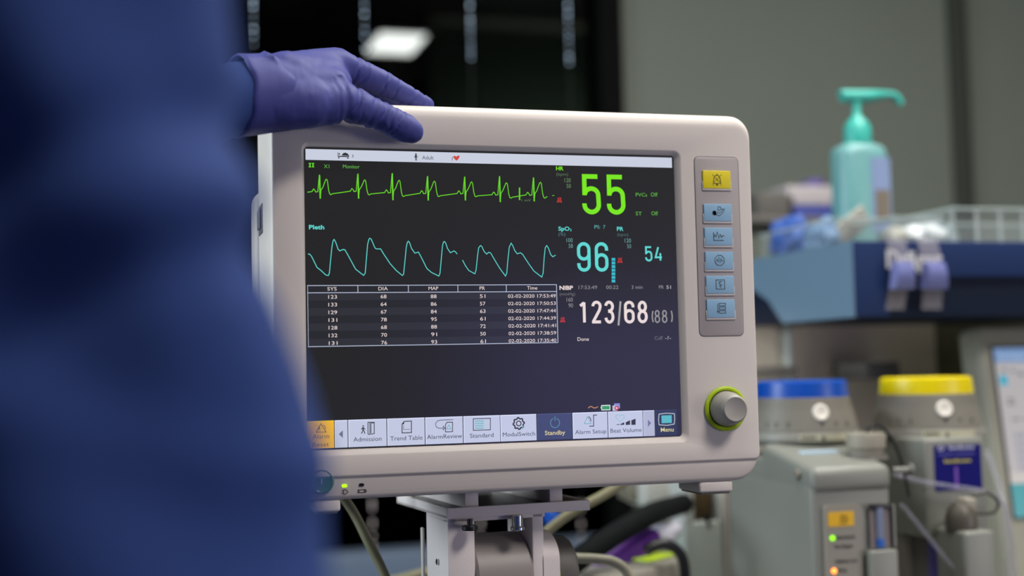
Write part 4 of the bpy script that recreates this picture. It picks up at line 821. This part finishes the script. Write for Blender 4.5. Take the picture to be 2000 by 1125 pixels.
sr(0, 0.33, -0.232, 0, -0.0015, (172, 168, 170)); sr(0, 0.33, -0.020, 0, -0.002, (108, 140, 184)); sr(0.004, 0.016, -0.052, -0.038, -0.002, (0, 160, 190)); sr(0.0, 0.05, -0.232, -0.187, -0.002, (0, 140, 150)); sr(0.0, 0.05, -0.186, -0.172, -0.002, (188, 182, 176))
for xx, zz, wd, hh in ((0.024, -0.030, .006, .004), (0.010, -0.028, .005, .005), (0.036, -0.034, .006, .006), (0.012, -0.070, .010, .003), (0.010, -0.076, .014, .003), (0.015, -0.098, .012, .003), (0.034, -0.098, .010, .003)): sr(xx, xx+wd, zz-hh, zz, -0.0025, (96, 96, 104))
for xx in (0.016, 0.026, 0.037):
    for j in range(5): sr(xx, xx+0.007, -0.118-0.011*j-0.007, -0.118-0.011*j, -0.0025, (140, 140, 158))
text(k, 'Gas System', 0.006, 0.05, -0.014, 0.006, -0.0025, mat('ss_white', (4, 4, 4), .3, emit=(190, 205, 225)), 0.0, SM)
k.build('picture', ss)
k = MB(); k.box((0.018, -0.001, -0.30), (0.07, 0.002, -0.245), GREYD, 0.002, M=SM); k.lathe([(0.003, 0), (0.003, 0.002), (0.001, 0.0025)], SM @ Vector((0.012, 0, -0.325)), mat('led_dim_green', (90, 190, 30), .3, emit=(120, 200, 30), es=0.8), (0, -1, 0), 16); k.build('button_field', ss)
k = MB(); k.box((0.1, 0.04, -0.39), (0.2, 0.10, -0.3), GREYP, 0.005, M=SM); k.build('support', ss)
# tape strips over the fascia with foam pads
PAD = mat('foam_lavender', (98, 104, 158), 0.7); TAPE = mat('clear_tape', (170, 165, 175), 0.25, alpha=0.35)
def strip(pxa, pxb, skew, label):
    zt2, zb3 = tz1+0.003, at(1740, 605, Ym).z; xa, xb = at(pxa, 500, Ym).x, at(pxb, 500, Ym).x
    t = thing('tape_strip', ((xa+xb)/2, Ym-0.004, tz1), label, 'adhesive strip', 'padded adhesive strips hanging from the blue shelf')
    k = MB(); n = 16; 
    rows = []
    for i in range(n+1):
        f = i/n; z = zt2+(zb3-zt2)*f; y = Ym-0.003-0.010*math.sin(min(1, f*1.05)*math.pi); sk = skew*f*f*0.012
        rows.append([Vector((xa+sk+j*(xb-xa)/3, y, z)) for j in range(4)])
    k.loft(rows, TAPE, cap=False, closed=False); k.build('tape', t)
    z1_, z0_ = at(1750, 514, Ym).z, at(1750, 566, Ym).z; ml_ = xa-0.003; mr_ = xb+0.005
    k = MB(); rr_ = []
    for i in range(9):
        f = i/8; z = z1_+(z0_-z1_)*f; fl = 0.004*f*f; th = 0.005*math.sin(math.pi*(0.15+0.75*f))+0.002
        x0_, x1_ = ml_+0.003-fl, mr_-0.002+fl+skew*f*0.002; yb_ = Ym-0.012; yo = yb_-th*1.8
        rr_.append([Vector((x0_, yb_, z)), Vector((x0_+0.004, yo, z)), Vector(((x0_+x1_)/2, yo-0.002, z)), Vector((x1_-0.004, yo, z)), Vector((x1_, yb_, z))])
    k.loft(rr_, PAD); k.build('foam_pad', t); return t
strip(1729, 1766, -0.4, 'lavender padded adhesive strip hanging on the left over the shelf lettering'); strip(1789, 1828, 0.3, 'lavender padded adhesive strip hanging on the right over the shelf lettering')
# things standing on the shelf
zs = tz1
def bottle():
    cb_ = atv(1676, 300, 1.95); s = 1.95/F; x, y = cb_.x, cb_.y
    t = thing('pump_bottle', (x, y, zs), 'turquoise pump dispenser bottle standing on the blue shelf', 'bottle')
    BT = mat('bottle_teal', (112, 164, 164), 0.3, sss=0.3); PT = mat('pump_teal', (58, 172, 158), 0.35)
    k = MB(); zt3 = atv(1676, 282, 1.95).z; rg_ = []
    for zz, kk in ((zs, 0.9), (zs+0.004, 0.98), (zs+0.01, 1.0), (zt3-24*s, 1.0), (zt3-14*s, 0.97), (zt3-7*s, 0.88), (zt3-2*s, 0.68), (zt3, 0.5)):
        hw, hd = 52*s*kk, 36*s*kk; n = 32; ring_ = []
        for i in range(n):
            a = 2*math.pi*i/n; cx, sy_ = math.cos(a), math.sin(a)
            ring_.append(Vector((x+hw*math.copysign(abs(cx)**0.6, cx), y+hd*math.copysign(abs(sy_)**0.6, sy_), zz)))
        rg_.append(ring_)
    k.loft(rg_, BT); bo_ = k.build('bottle_body', t)
    k = MB(); yl_ = y-36*s-0.0005
    k.box((x+0.004, yl_-0.0004, zs+0.03), (x+46*s, yl_+0.0004, zt3-30*s), mat('bottle_label', (122, 140, 176), .5), 0); k.box((x+12*s, yl_-0.001, zs+0.045), (x+42*s, yl_-0.0003, zs+0.092), mat('bottle_print', (112, 102, 88), .5)); k.build('label', bo_)
    k = MB(); z = zt3-2*s
    k.lathe([(26*s, 0), (27*s, 3*s), (26*s, 34*s), (22*s, 44*s), (12*s, 54*s), (8*s, 60*s), (7.5*s, 88*s), (0.001, 88*s)], (x, y, z), PT, n=32); k.build('pump_collar', t)
    hz = atv(1670, 187, 1.95).z; hx_ = x
    k = MB(); k.tube([(hx_-30*s, y, hz), (hx_-26*s, y, hz), (hx_+20*s, y, hz+1*s), (hx_+30*s, y, hz+2*s), (hx_+62*s, y, hz+6*s), (hx_+80*s, y, hz+6*s), (hx_+92*s, y, hz), (hx_+99*s, y, hz-13*s)], lambda t_: (12.5 if t_ < 0.42 else 12.5-5.5*min(1, (t_-0.42)*6))*s, PT, 16, 6); k.cyl((hx_, y, hz-20*s), (hx_, y, hz), 9*s, PT); k.build('pump_spout', t)
bottle()
def basket(x0, x1, y0, y1, hgt, label, ribs=True):
    t = thing('clear_bin', ((x0+x1)/2, (y0+y1)/2, zs), label, 'bin', 'clear plastic bins on the blue shelf')
    k = MB(); th = 0.0015
    for (ax_, ay, bx_, by) in ((x0, y0, x1, y0+th), (x0, y1-th, x1, y1), (x0, y0, x0+th, y1), (x1-th, y0, x1, y1)): k.box((ax_, ay, zs), (bx_, by, zs+hgt), CLEARP)
    k.box((x0, y0, zs), (x1, y1, zs+th), CLEARP); k.build('walls', t)
    k = MB(); R4 = mat('bin_rim', (185, 198, 196), 0.3, alpha=0.45)
    for a_, b_ in (((x0, y0), (x1, y0)), ((x0, y1), (x1, y1)), ((x0, y0), (x0, y1)), ((x1, y0), (x1, y1))): k.cyl((a_[0], a_[1], zs+hgt), (b_[0], b_[1], zs+hgt), 0.0022, R4, 8)
    if ribs:
        n = int((x1-x0)/0.036)
        for i in range(n+1):
            xx = x0+(x1-x0)*i/n; k.box((xx-0.0022, y0-0.001, zs), (xx+0.0022, y0+0.0015, zs+hgt), R4)
    k.build('rim', t)
bz1 = at(1560, 400, Ym+0.1)
basket(ca.x+0.004, at(1730, 450, Ym+.06).x, Ym+0.05, Ym+0.27, 0.034, 'clear plastic bin holding blue wrapped packs at the left end of the shelf', False)
xr = at(1845, 450, Ym+.03).x
basket(at(1741, 450, Ym+.03).x, xr, Ym+0.03, Ym+0.2, 0.034, 'clear plastic bin with crumpled wraps in the middle of the shelf', False)
basket(xr+0.006, xr+0.3, Ym+0.02, Ym+0.2, 0.046, 'ribbed clear plastic bin at the right end of the shelf', True)
def crumple(name, c, r, mt, seed, label, cat, amp=0.3):
    bm = bmesh.new(); bmesh.ops.create_icosphere(bm, subdivisions=4, radius=1)
    for v in bm.verts:
        d = 1+amp*noise.noise(v.co*1.7+Vector((seed*7.1, seed, 3)))+amp*0.5*noise.noise(v.co*5+Vector((seed, 2, seed*3.3)))
        v.co = Vector((v.co.x*r[0]*d, v.co.y*r[1]*d, max(v.co.z*r[2]*d, -r[2]*0.55)))
    bm.transform(Matrix.Translation(Vector(c)+Vector((0, 0, r[2]*0.55)))); k = MB(); k.bm(bm, mt); o = k.build(name, None, 30); o['label'] = label; o['category'] = cat; return o
BW = mat('blue_wrap', (58, 92, 168), 0.6); WW = mat('white_wrap', (225, 230, 232), 0.35, coat=0.5); CW = mat('cream_wrap', (160, 158, 148), 0.5)
def at_(px, Y): return at(px, 470, Y).x
crumple('wrapped_pack', (ca.x+0.03, Ym+0.22, zs+.002), (0.028, 0.035, 0.036), BW, 1, 'blue wrapped pack bulging highest out of the left bin', 'pack')
crumple('wrapped_pack', (ca.x+0.028, Ym+0.13, zs+.002), (0.022, 0.03, 0.026), mat('pale_blue_wrap', (110, 138, 172), 0.6), 2, 'pale blue wrapped pack nearer the front of the left bin', 'pack')
pk = MB(); PM = Matrix.Translation((at(1660, 455, Ym+.12).x, Ym+0.13, zs+0.028)) @ Matrix.Rotation(math.radians(-35), 4, 'Y') @ Matrix.Rotation(math.radians(14), 4, 'X')
pk.box((-0.04, -0.003, -0.016), (0.04, 0.003, 0.016), CW, 0.002, M=PM); o = pk.build('paper_sachet'); o['label'] = 'white paper sachet leaning diagonally out of the left bin'; o['category'] = 'sachet'
crumple('wrapped_pack', (at(1745, 450, Ym+.08).x, Ym+0.08, zs+.002), (0.018, 0.02, 0.016), CW, 3, 'cream lump of wrapping just above the left padded strip', 'pack')
crumple('wrapped_pack', (at(1798, 450, Ym+.1).x, Ym+0.1, zs+.002), (0.034, 0.03, 0.021), WW, 5, 'bright white shiny wrapping crumpled in the middle bin', 'pack', 0.2)
crumple('wrapped_pack', (at(1828, 440, Ym+.15).x, Ym+0.15, zs+.002), (0.03, 0.02, 0.028), mat('grey_wrap', (150, 165, 170), .3, alpha=0.7), 8, 'translucent grey wrapping behind the white crumpled one', 'pack', 0.25)
k = MB(); q_ = at(1580, 350, 2.15); q2 = at(1580, 400, 2.15)
gb = thing('glove_box', (q_.x, 2.2, 1.0), 'grey white cardboard box with purple print behind the turquoise bottle', 'box')
k.box((at(1538, 380, 2.15).x, 2.15, at(1580, 400, 2.15).z), (at(1640, 380, 2.15).x, 2.24, at(1580, 362, 2.15).z), mat('box_card', (165, 158, 160), .7), 0.003); k.build('card_sleeve', gb)
k = MB(); k.box((at(1538, 380, 2.15).x, 2.15, at(1580, 432, 2.15).z), (at(1640, 380, 2.15).x, 2.24, at(1580, 400, 2.15).z), mat('box_blue', (50, 60, 130), .6), 0.003); k.build('blue_base', gb)
o = crumple('glove', (at(1590, 362, 2.2).x, 2.2, at(1580, 362, 2.15).z), (0.025, 0.02, 0.012), mat('glove_violet', (80, 66, 128), .6), 4, 'violet glove poking from the top of the cardboard box', 'glove')
k = MB(); p1_ = at(1436, 440, 2.12); p2_ = at(1660, 440, 2.12); k.box((p1_.x, 2.08, at(1580, 444, 2.15).z), (p2_.x, 2.3, at(1580, 432, 2.15).z), GREYD, 0.002); k.box((p2_.x-.1, 2.2, 0), (p2_.x-.06, 2.24, at(1580, 444, 2.15).z), GREYD, 0.002); o = k.build('side_stand'); o['label'] = 'dark grey stand with a flat top carrying the cardboard box'; o['category'] = 'stand'
o = MB().box((at(1455, 400, 2.2).x, 2.15, at(1500, 432, 2.15).z), (at(1532, 400, 2.2).x, 2.26, at(1500, 374, 2.15).z), mat('dark_taupe', (84, 80, 76), .7), 0.008).build('equipment_case'); o['label'] = 'dark taupe case left of the cardboard box, beside the monitor'; o['category'] = 'case'
# ------------------------------------------------------------------ PERSON
GOWN = mat('gown_blue', (45, 66, 122), 0.85, spec=0.2, bump=0.25, bscale=1400)
SKIN = mat('skin', (196, 150, 128), 0.5, sss=0.1)
GLV = mat('nitrile', (64, 68, 134), 0.55, spec=0.3)
nt = GLV.node_tree; bs = nt.nodes['Principled BSDF']; tc = nt.nodes.new('ShaderNodeTexCoord'); mp = nt.nodes.new('ShaderNodeMapping'); mp.inputs['Scale'].default_value = (260, 120, 90); mp.inputs['Rotation'].default_value = (0, math.radians(25), 0)
n1 = nt.nodes.new('ShaderNodeTexNoise'); n1.inputs['Scale'].default_value = 1; n1.inputs['Detail'].default_value = 3; bp = nt.nodes.new('ShaderNodeBump'); bp.inputs['Strength'].default_value = 0.22; bp.inputs['Distance'].default_value = 0.0010
nt.links.new(tc.outputs['Object'], mp.inputs['Vector']); nt.links.new(mp.outputs['Vector'], n1.inputs['Vector']); nt.links.new(n1.outputs['Fac'], bp.inputs['Height']); nt.links.new(bp.outputs['Normal'], bs.inputs['Normal'])
P0 = cf(-0.30, 0.40, 0)
per = None
shL, elL = cf(-0.44, 0.47, 1.40), cf(-0.46, 0.77, 1.31)
wrL = at(470, 186, Ys-0.045)
shR, elR, wrR = cf(-0.150, 0.385, 1.40), cf(-0.105, 0.36, 1.12), cf(-0.10, 0.52, 0.93)
def hand_joints(mirror=None): pass
J = lambda px, py, dy: at(px, py, Ys+dy)
# left hand as the photo shows it
W0 = J(478, 186, -0.047)
ic_, mc_, rc_, pc2 = J(545, 150, -0.036), J(545, 152, -0.020), J(545, 156, -0.006), J(545, 163, 0.006)
fing = [
 [(J(657, 123, -0.004), .0118), (J(745, 160, .012), .0098), (J(797, 187, .021), .0083), (J(834, 205, .026), .0066)],
 [(J(664, 128, .016), .0118), (J(745, 166, .034), .0096), (J(795, 190, .042), .0082), (J(822, 203, .046), .0066)],
 [(J(656, 138, .035), .0112), (J(725, 172, .054), .0092), (J(775, 193, .062), .0080), (J(798, 203, .066), .0065)],
 [(J(640, 152, .052), .0100), (J(695, 182, .068), .0082), (J(735, 197, .075), .0072), (J(755, 203, .078), .0060)]]
thumb = [(J(556, 204, -.046), .0190), (J(668, 197, -.034), .0150), (J(742, 226, -.024), .0113), (J(790, 250, -.0218), .0116), (J(804, 257, -.0205), .0098)]
parts = []
for f_, cp in zip(fing, (ic_, mc_, rc_, pc2)):
    parts.append(('c', cp, 0.0180, f_[0][0], f_[0][1]+0.0008))
    for (a_, ra), (b_, rb) in zip(f_, f_[1:]): parts.append(('c', a_, ra, b_, rb))
for (a_, ra), (b_, rb) in zip(thumb, thumb[1:]): parts.append(('c', a_, ra, b_, rb))
parts += [('c', W0, .024, J(540, 168, -.034), .0235), ('c', J(540, 168, -.034), .022, J(620, 160, -.020), .0205), ('c', J(520, 195, -.047), .022, J(600, 200, -.042), .020), ('c', J(600, 190, -.030), .019, J(650, 165, -.014), .0155), ('c', J(560, 215, -.044), .0155, J(650, 212, -.036), .0125), ('c', J(540, 150, -.028), .0165, J(640, 128, -.006), .0120), ('c', J(535, 172, -.044), .021, J(640, 172, -.028), .0175), ('c', J(560, 150, -.036), .0195, J(640, 145, -.016), .0145), ('c', W0, .024, J(474, 186, -.047), .024)]
gm, nr = sdf(parts, 0.0015, 22, 0.5)
creases = []
_cr = random.Random(3)
def cr(a_, b_, t0, dep, wd): creases.append((a_, b_, t0+_cr.uniform(-.05, .05), dep*_cr.uniform(0.8, 1.7), wd*_cr.uniform(0.6, 1.2)))
for f_ in fing:
    cr(f_[0][0], f_[1][0], 0.55, .0006, .0016); cr(f_[0][0], f_[1][0], 0.35, .0008, .0014); cr(f_[1][0], f_[2][0], 0.05, .0006, .0012); cr(f_[1][0], f_[2][0], 0.5, .0005, .0010); cr(f_[2][0], f_[3][0], 0.1, .0006, .0012); cr(f_[2][0], f_[3][0], 0.7, .0005, .001)
cr(thumb[1][0], thumb[2][0], 0.25, .0011, .0016); cr(thumb[1][0], thumb[2][0], 0.45, .0006, .0012); cr(thumb[1][0], thumb[2][0], 0.68, .0010, .0014); cr(thumb[1][0], thumb[2][0], 0.9, .0007, .0014); cr(thumb[2][0], thumb[3][0], 0.15, .0008, .0013); cr(thumb[2][0], thumb[3][0], 0.42, .0007, .0012); cr(thumb[2][0], thumb[3][0], 0.66, .0010, .0014); cr(thumb[0][0], thumb[1][0], 0.93, .0009, .0018); cr(thumb[0][0], thumb[1][0], 0.80, .0005, .0014)
for i, v in enumerate(gm.v):
    d = 0
    for a_, b_, t0, dep, wd in creases:
        ab = b_-a_; t_ = (v-a_).dot(ab)/ab.length_squared
        if -0.3 < t_ < 1.3:
            off = (v-(a_+ab*t_)).length
            if off < 0.019:
                wob = 0.0030*noise.noise(v*90+a_*50); u_ = (t_-t0)*ab.length+wob; d -= dep*math.exp(-(u_/wd)**2); d += 0.5*dep*math.exp(-((u_-1.7*wd)/wd)**2)
    d += 0.0003*noise.noise(v*55)+0.00030*noise.noise(Vector((v.x*260, v.y*120, v.z*140)))
    gm.v[i] = v+nr[i]*d
# body
hc = P0+Vector((0, 0, 1.615)); fw = (VW*0.85+RW*0.5).normalized(); rt = Vector((fw.y, -fw.x, 0))
HR_ = Matrix((rt, fw, Vector((0, 0, 1)))).transposed()
pel = P0+Vector((0, 0, 0.93))
bp_ = [('e', pel, (0.165, 0.115, 0.13), HR_), ('e', P0+Vector((0, 0, 1.13)), (0.135, 0.10, 0.17), HR_), ('e', P0+Vector((0, 0, 1.30)), (0.155, 0.11, 0.15), HR_), ('c', P0+Vector((0, 0, 1.38)), 0.075, P0+Vector((0, 0, 1.44)), 0.055), ('c', P0+Vector((0, 0, 1.42)), 0.056, hc-Vector((0, 0, 0.08)), 0.054),
 ('c', P0+Vector((0, 0, 1.39)), 0.06, shL, 0.055), ('c', P0+Vector((0, 0, 1.39)), 0.06, shR, 0.055), ('c', shL, 0.050, elL, 0.040), ('c', elL, 0.039, W0-(W0-elL)*0.02, 0.024), ('c', shR, 0.047, elR, 0.038), ('c', elR, 0.038, wrR, 0.024),
 ('e', hc, (0.073, 0.092, 0.112), HR_), ('e', hc+fw*0.025-Vector((0, 0, 0.055)), (0.052, 0.062, 0.058), HR_), ('c', hc+fw*0.086+Vector((0, 0, 0.006)), 0.009, hc+fw*0.104-Vector((0, 0, 0.026)), 0.013), ('e', hc+rt*0.074-Vector((0, 0, 0.01)), (0.010, 0.018, 0.032), HR_), ('e', hc-rt*0.074-Vector((0, 0, 0.01)), (0.010, 0.018, 0.032), HR_), ('c', hc+fw*0.082+rt*0.03+Vector((0, 0, 0.024)), 0.010, hc+fw*0.082-rt*0.03+Vector((0, 0, 0.024)), 0.010)]
for sgn in (-1, 1):
    hp = pel+rt*0.085*sgn-Vector((0, 0, 0.05)); kn = P0+rt*0.10*sgn+fw*0.02+Vector((0, 0, 0.49)); an = P0+rt*0.11*sgn-fw*0.02+Vector((0, 0, 0.09))
    bp_ += [('c', hp, 0.085, kn, 0.055), ('c', kn, 0.054, an, 0.036), ('c', an-Vector((0, 0, 0.03)), 0.04, an+fw*0.15-Vector((0, 0, 0.055)), 0.030)]
# the other hand hangs relaxed, five bent fingers
hd_ = (wrR-elR).normalized(); pl_ = (RW*-1+Vector((0, 0, -0.2))).normalized(); sd_ = hd_.cross(pl_).normalized(); rh = [('c', wrR, 0.026, wrR+hd_*0.03, 0.022)]
for i, ln in enumerate((0.88, 1.0, 0.94, 0.75)):
    kk = wrR+hd_*0.085+sd_*(0.022*(1.5-i)); rh.append(('c', wrR+hd_*0.02+sd_*(0.012*(1.5-i)), 0.015, kk, 0.0105)); a1_ = kk+(hd_*0.9+pl_*0.35).normalized()*0.040*ln; a2_ = a1_+(hd_*0.6+pl_*0.8).normalized()*0.026*ln; a3_ = a2_+(hd_*0.3+pl_*1).normalized()*0.018*ln; rh += [('c', kk, .0098, a1_, .0088), ('c', a1_, .0088, a2_, .008), ('c', a2_, .008, a3_, .0068)]
tb = wrR+hd_*0.03+sd_*0.028; tm = tb+(hd_*0.7+sd_*0.6+pl_*0.3).normalized()*0.036; rh += [('c', tb, .014, tm, .0115), ('c', tm, .0112, tm+(hd_*0.9+sd_*0.2+pl_*0.4).normalized()*0.048, .0085)]
bmx, nr2 = sdf(bp_, 0.010, 3, 0.5)
per = thing('person', P0, 'person in a blue gown seen from behind, gloved hand on the monitor', 'person')
finish(bmx, SKIN).build('body', per, 80)
g1 = finish(gm, GLV).build('glove', per, 80); lab(g1, 'violet blue rubber glove resting on the monitor')
rgm, _n = sdf(rh, 0.002, 5, 0.5); g2 = finish(rgm, GLV).build('glove', per, 80); lab(g2, 'violet blue rubber glove on the lowered hand')
# rolled cuff of the glove: a slightly larger sleeve of rubber around the wrist
ax_c = (J(540, 178, -.036)-J(455, 188, -.050)).normalized()
def ell(c, a_, b_, n=48, tilt_=0.0, wob=0.0, ph=0):
    ux = ax_c.cross(Vector((0, 0, 1))).normalized(); uz = ux.cross(ax_c).normalized()
    if uz.z < 0: uz = -uz
    return [c+ux*a_*math.cos(2*math.pi*i/n)+uz*b_*math.sin(2*math.pi*i/n)*(1+0*i)+ax_c*(tilt_*math.sin(2*math.pi*i/n)+wob*noise.noise(Vector((math.cos(2*math.pi*i/n)*2+ph, math.sin(2*math.pi*i/n)*2, ph))))+uz*wob*0.6*noise.noise(Vector((math.cos(2*math.pi*i/n)*3, ph, math.sin(2*math.pi*i/n)*3))) for i in range(n)]
k = MB(); C0 = lambda px, py, d: J(px, py, d)
k.loft([ell(C0(548, 178, -.040), .024, .0268, wob=.006, tilt_=-.004), ell(C0(538, 180, -.041), .0262, .0290, wob=.007, tilt_=-.004), ell(C0(520, 182, -.042), .0272, .0290, wob=.004, ph=1), ell(C0(496, 185, -.045), .0275, .0290, wob=.003, ph=2, tilt_=.003), ell(C0(478, 186, -.047), .0275, .0293, wob=.002, ph=2, tilt_=.005), ell(C0(470, 187, -.048), .0280, .0298, wob=.002, ph=2, tilt_=.006), ell(C0(463, 187, -.048), .0278, .0297, wob=.002, ph=2, tilt_=.006), ell(C0(461, 187, -.048), .0265, .0284, wob=.002, ph=2, tilt_=.006), ell(C0(470, 187, -.048), .0258, .0276, wob=.002, ph=2, tilt_=.005)], GLV, cap=False); k.build('cuff', g1, 70)
# gown: body, both sleeves in one cloth with folds
def sl_pts(pts, rs):
    out = []
    for (a_, ra), (b_, rb) in zip(zip(pts, rs), zip(pts[1:], rs[1:])): out.append(('c', a_, ra, b_, rb))
    return out
edge = [(412, 0), (432, 100), (452, 230), (474, 380), (484, 500), (500, 600), (522, 700), (546, 800), (574, 900), (606, 1000), (646, 1125), (684, 1240)]
Vs = 0.37; rr2 = 0.052; spine = []
for px, py in edge: p = atv(px, py, Vs); spine.append(p-RW*rr2)
gp_ = sl_pts([shR+Vector((0, 0, 0.005)), spine[0]+Vector((0, 0, 0.02))]+spine+[elR+RW*0.022, wrR-hd_*0.02], [0.058, 0.054]+[rr2]*len(spine)+[0.052, 0.044])
sl_end = J(468, 187, -.049)
gp_ += sl_pts([shL, elL, elL+(sl_end-elL)*0.85, sl_end], [0.066, 0.058, 0.033, 0.0262])
gp_ += [('e', P0+Vector((0, 0, 1.30)), (0.175, 0.135, 0.17), HR_), ('c', P0+Vector((0, 0, 1.37)), 0.085, shL, 0.062), ('c', P0+Vector((0, 0, 1.37)), 0.085, shR, 0.062), ('e', P0+Vector((0, 0, 1.05)), (0.18, 0.14, 0.26), HR_), ('e', P0+Vector((0, 0, 0.80)), (0.20, 0.16, 0.26), HR_), ('c', P0+rt*0.09+Vector((0, 0, 0.8)), 0.12, P0+rt*0.10+Vector((0, 0, 0.50)), 0.115), ('c', P0-rt*0.09+Vector((0, 0, 0.8)), 0.12, P0-rt*0.10+Vector((0, 0, 0.50)), 0.115), ('c', P0+Vector((0, 0, 0.8)), 0.13, P0+Vector((0, 0, 0.50)), 0.12)]
gw, nr3 = sdf(gp_, 0.007, 5, 0.5)
for i, v in enumerate(gw.v):
    near = min(1.0, max(0.0, ((v-sl_end).length-0.02)/0.12))
    fold = 0.009*noise.noise(Vector((v.x*7, v.y*7, v.z*4.2)))+0.014*noise.noise(Vector((v.x*12+3, v.y*12, v.z*15+v.x*9)))
    for z0_, k_, dep_ in ((1.312, 0.35, 0.007), (1.293, 0.30, -0.007), (1.272, 0.42, 0.006), (1.236, -0.3, -0.005)):   # cloth creases running across the sleeve
        fold += -dep_*0.6*math.exp(-((v.z-z0_-k_*(v.dot(RW)+0.10))/0.007)**2)
    gw.v[i] = v+nr3[i]*(fold*near)
finish(gw, GOWN).build('gown', per, 80)
# hair, eyes, mouth, trousers, shoes
hm, _n = sdf([('e', hc+Vector((0, 0, 0.022))-fw*0.014, (0.080, 0.090, 0.106), HR_)], 0.006, 2); 
o = finish(hm, mat('hair_brown', (58, 42, 32), 0.7, bump=0.5, bscale=300)).build('hair', per, 80)
k = MB()
for sgn in (-1, 1):
    bm = bmesh.new(); bmesh.ops.create_uvsphere(bm, u_segments=16, v_segments=12, radius=0.011, matrix=Matrix.Translation(hc+fw*0.080+rt*0.031*sgn+Vector((0, 0, 0.004)))); k.bm(bm, mat('eye_white', (225, 222, 215), .3)); bm = bmesh.new(); bmesh.ops.create_uvsphere(bm, u_segments=12, v_segments=8, radius=0.0055, matrix=Matrix.Translation(hc+fw*0.0865+rt*0.031*sgn+Vector((0, 0, 0.004)))); k.bm(bm, mat('iris', (60, 44, 32), .3))
k.build('eyes', per)
mm_, _n = sdf([('c', hc+fw*0.084-rt*0.02-Vector((0, 0, 0.055)), 0.006, hc+fw*0.089-Vector((0, 0, 0.053)), 0.0075), ('c', hc+fw*0.084+rt*0.02-Vector((0, 0, 0.055)), 0.006, hc+fw*0.089-Vector((0, 0, 0.053)), 0.0075)], 0.002, 2); finish(mm_, mat('lips', (168, 100, 94), .5)).build('mouth', per)
tp = []; sh = []
for sgn in (-1, 1):
    kn = P0+rt*0.10*sgn+fw*0.02+Vector((0, 0, 0.49)); an = P0+rt*0.11*sgn-fw*0.02+Vector((0, 0, 0.10)); tp += [('c', P0+rt*0.09*sgn+Vector((0, 0, 0.8)), 0.10, kn, 0.072), ('c', kn, 0.072, an, 0.058)]
    k = MB(); s2_, _n = sdf([('c', an-Vector((0, 0, 0.045))-fw*0.02, 0.048, an+fw*0.08-Vector((0, 0, 0.05)), 0.046), ('c', an+fw*0.08-Vector((0, 0, 0.052)), 0.046, an+fw*0.17-Vector((0, 0, 0.062)), 0.034)], 0.006, 3)
    s2_.v = [Vector((v.x, v.y, max(v.z, 0.002))) for v in s2_.v]; finish(s2_, mat('clog_white', (210, 210, 208), .5)).build('shoe', per, 80)
t2, _n = sdf(tp, 0.01, 3); finish(t2, mat('trouser_blue', (40, 58, 120), .85)).build('trousers', per, 80)
# ------------------------------------------------------------------ draped cart added behind the viewpoint for the blue display reflection
ct = thing('reflection_cart', (1.3, -1.1, 0), 'blue draped cart added behind the viewpoint to tint the display reflection', 'cart')
k = MB(); n = 96; rows = []
for zz, kk in ((1.40, 0.90), (1.395, 0.97), (1.37, 1.0), (0.8, 1.01), (0.4, 1.03), (0.12, 1.05)):
    rows.append([Vector((1.45+kk*0.70*math.copysign(abs(math.cos(a))**0.3, math.cos(a))+(0.02*math.sin(a*24) if zz < 1.1 else 0), -1.2+kk*0.35*math.copysign(abs(math.sin(a))**0.3, math.sin(a))+(0.02*math.cos(a*24) if zz < 1.1 else 0), zz)) for a in [2*math.pi*i/n for i in range(n)]])
k.loft(rows, mat('reflector_blue', (134, 132, 226), 0.8)); k.build('drape', ct)
for xx in (0.9, 2.0):
    for yy in (-1.4, -1.0): k = MB(); k.cyl((xx-0.02, yy, 0.06), (xx+0.02, yy, 0.06), 0.06, DARKP); k.box((xx-0.012, yy-0.012, 0.06), (xx+0.012, yy+0.012, 0.2), ALU); k.build('castor', ct)
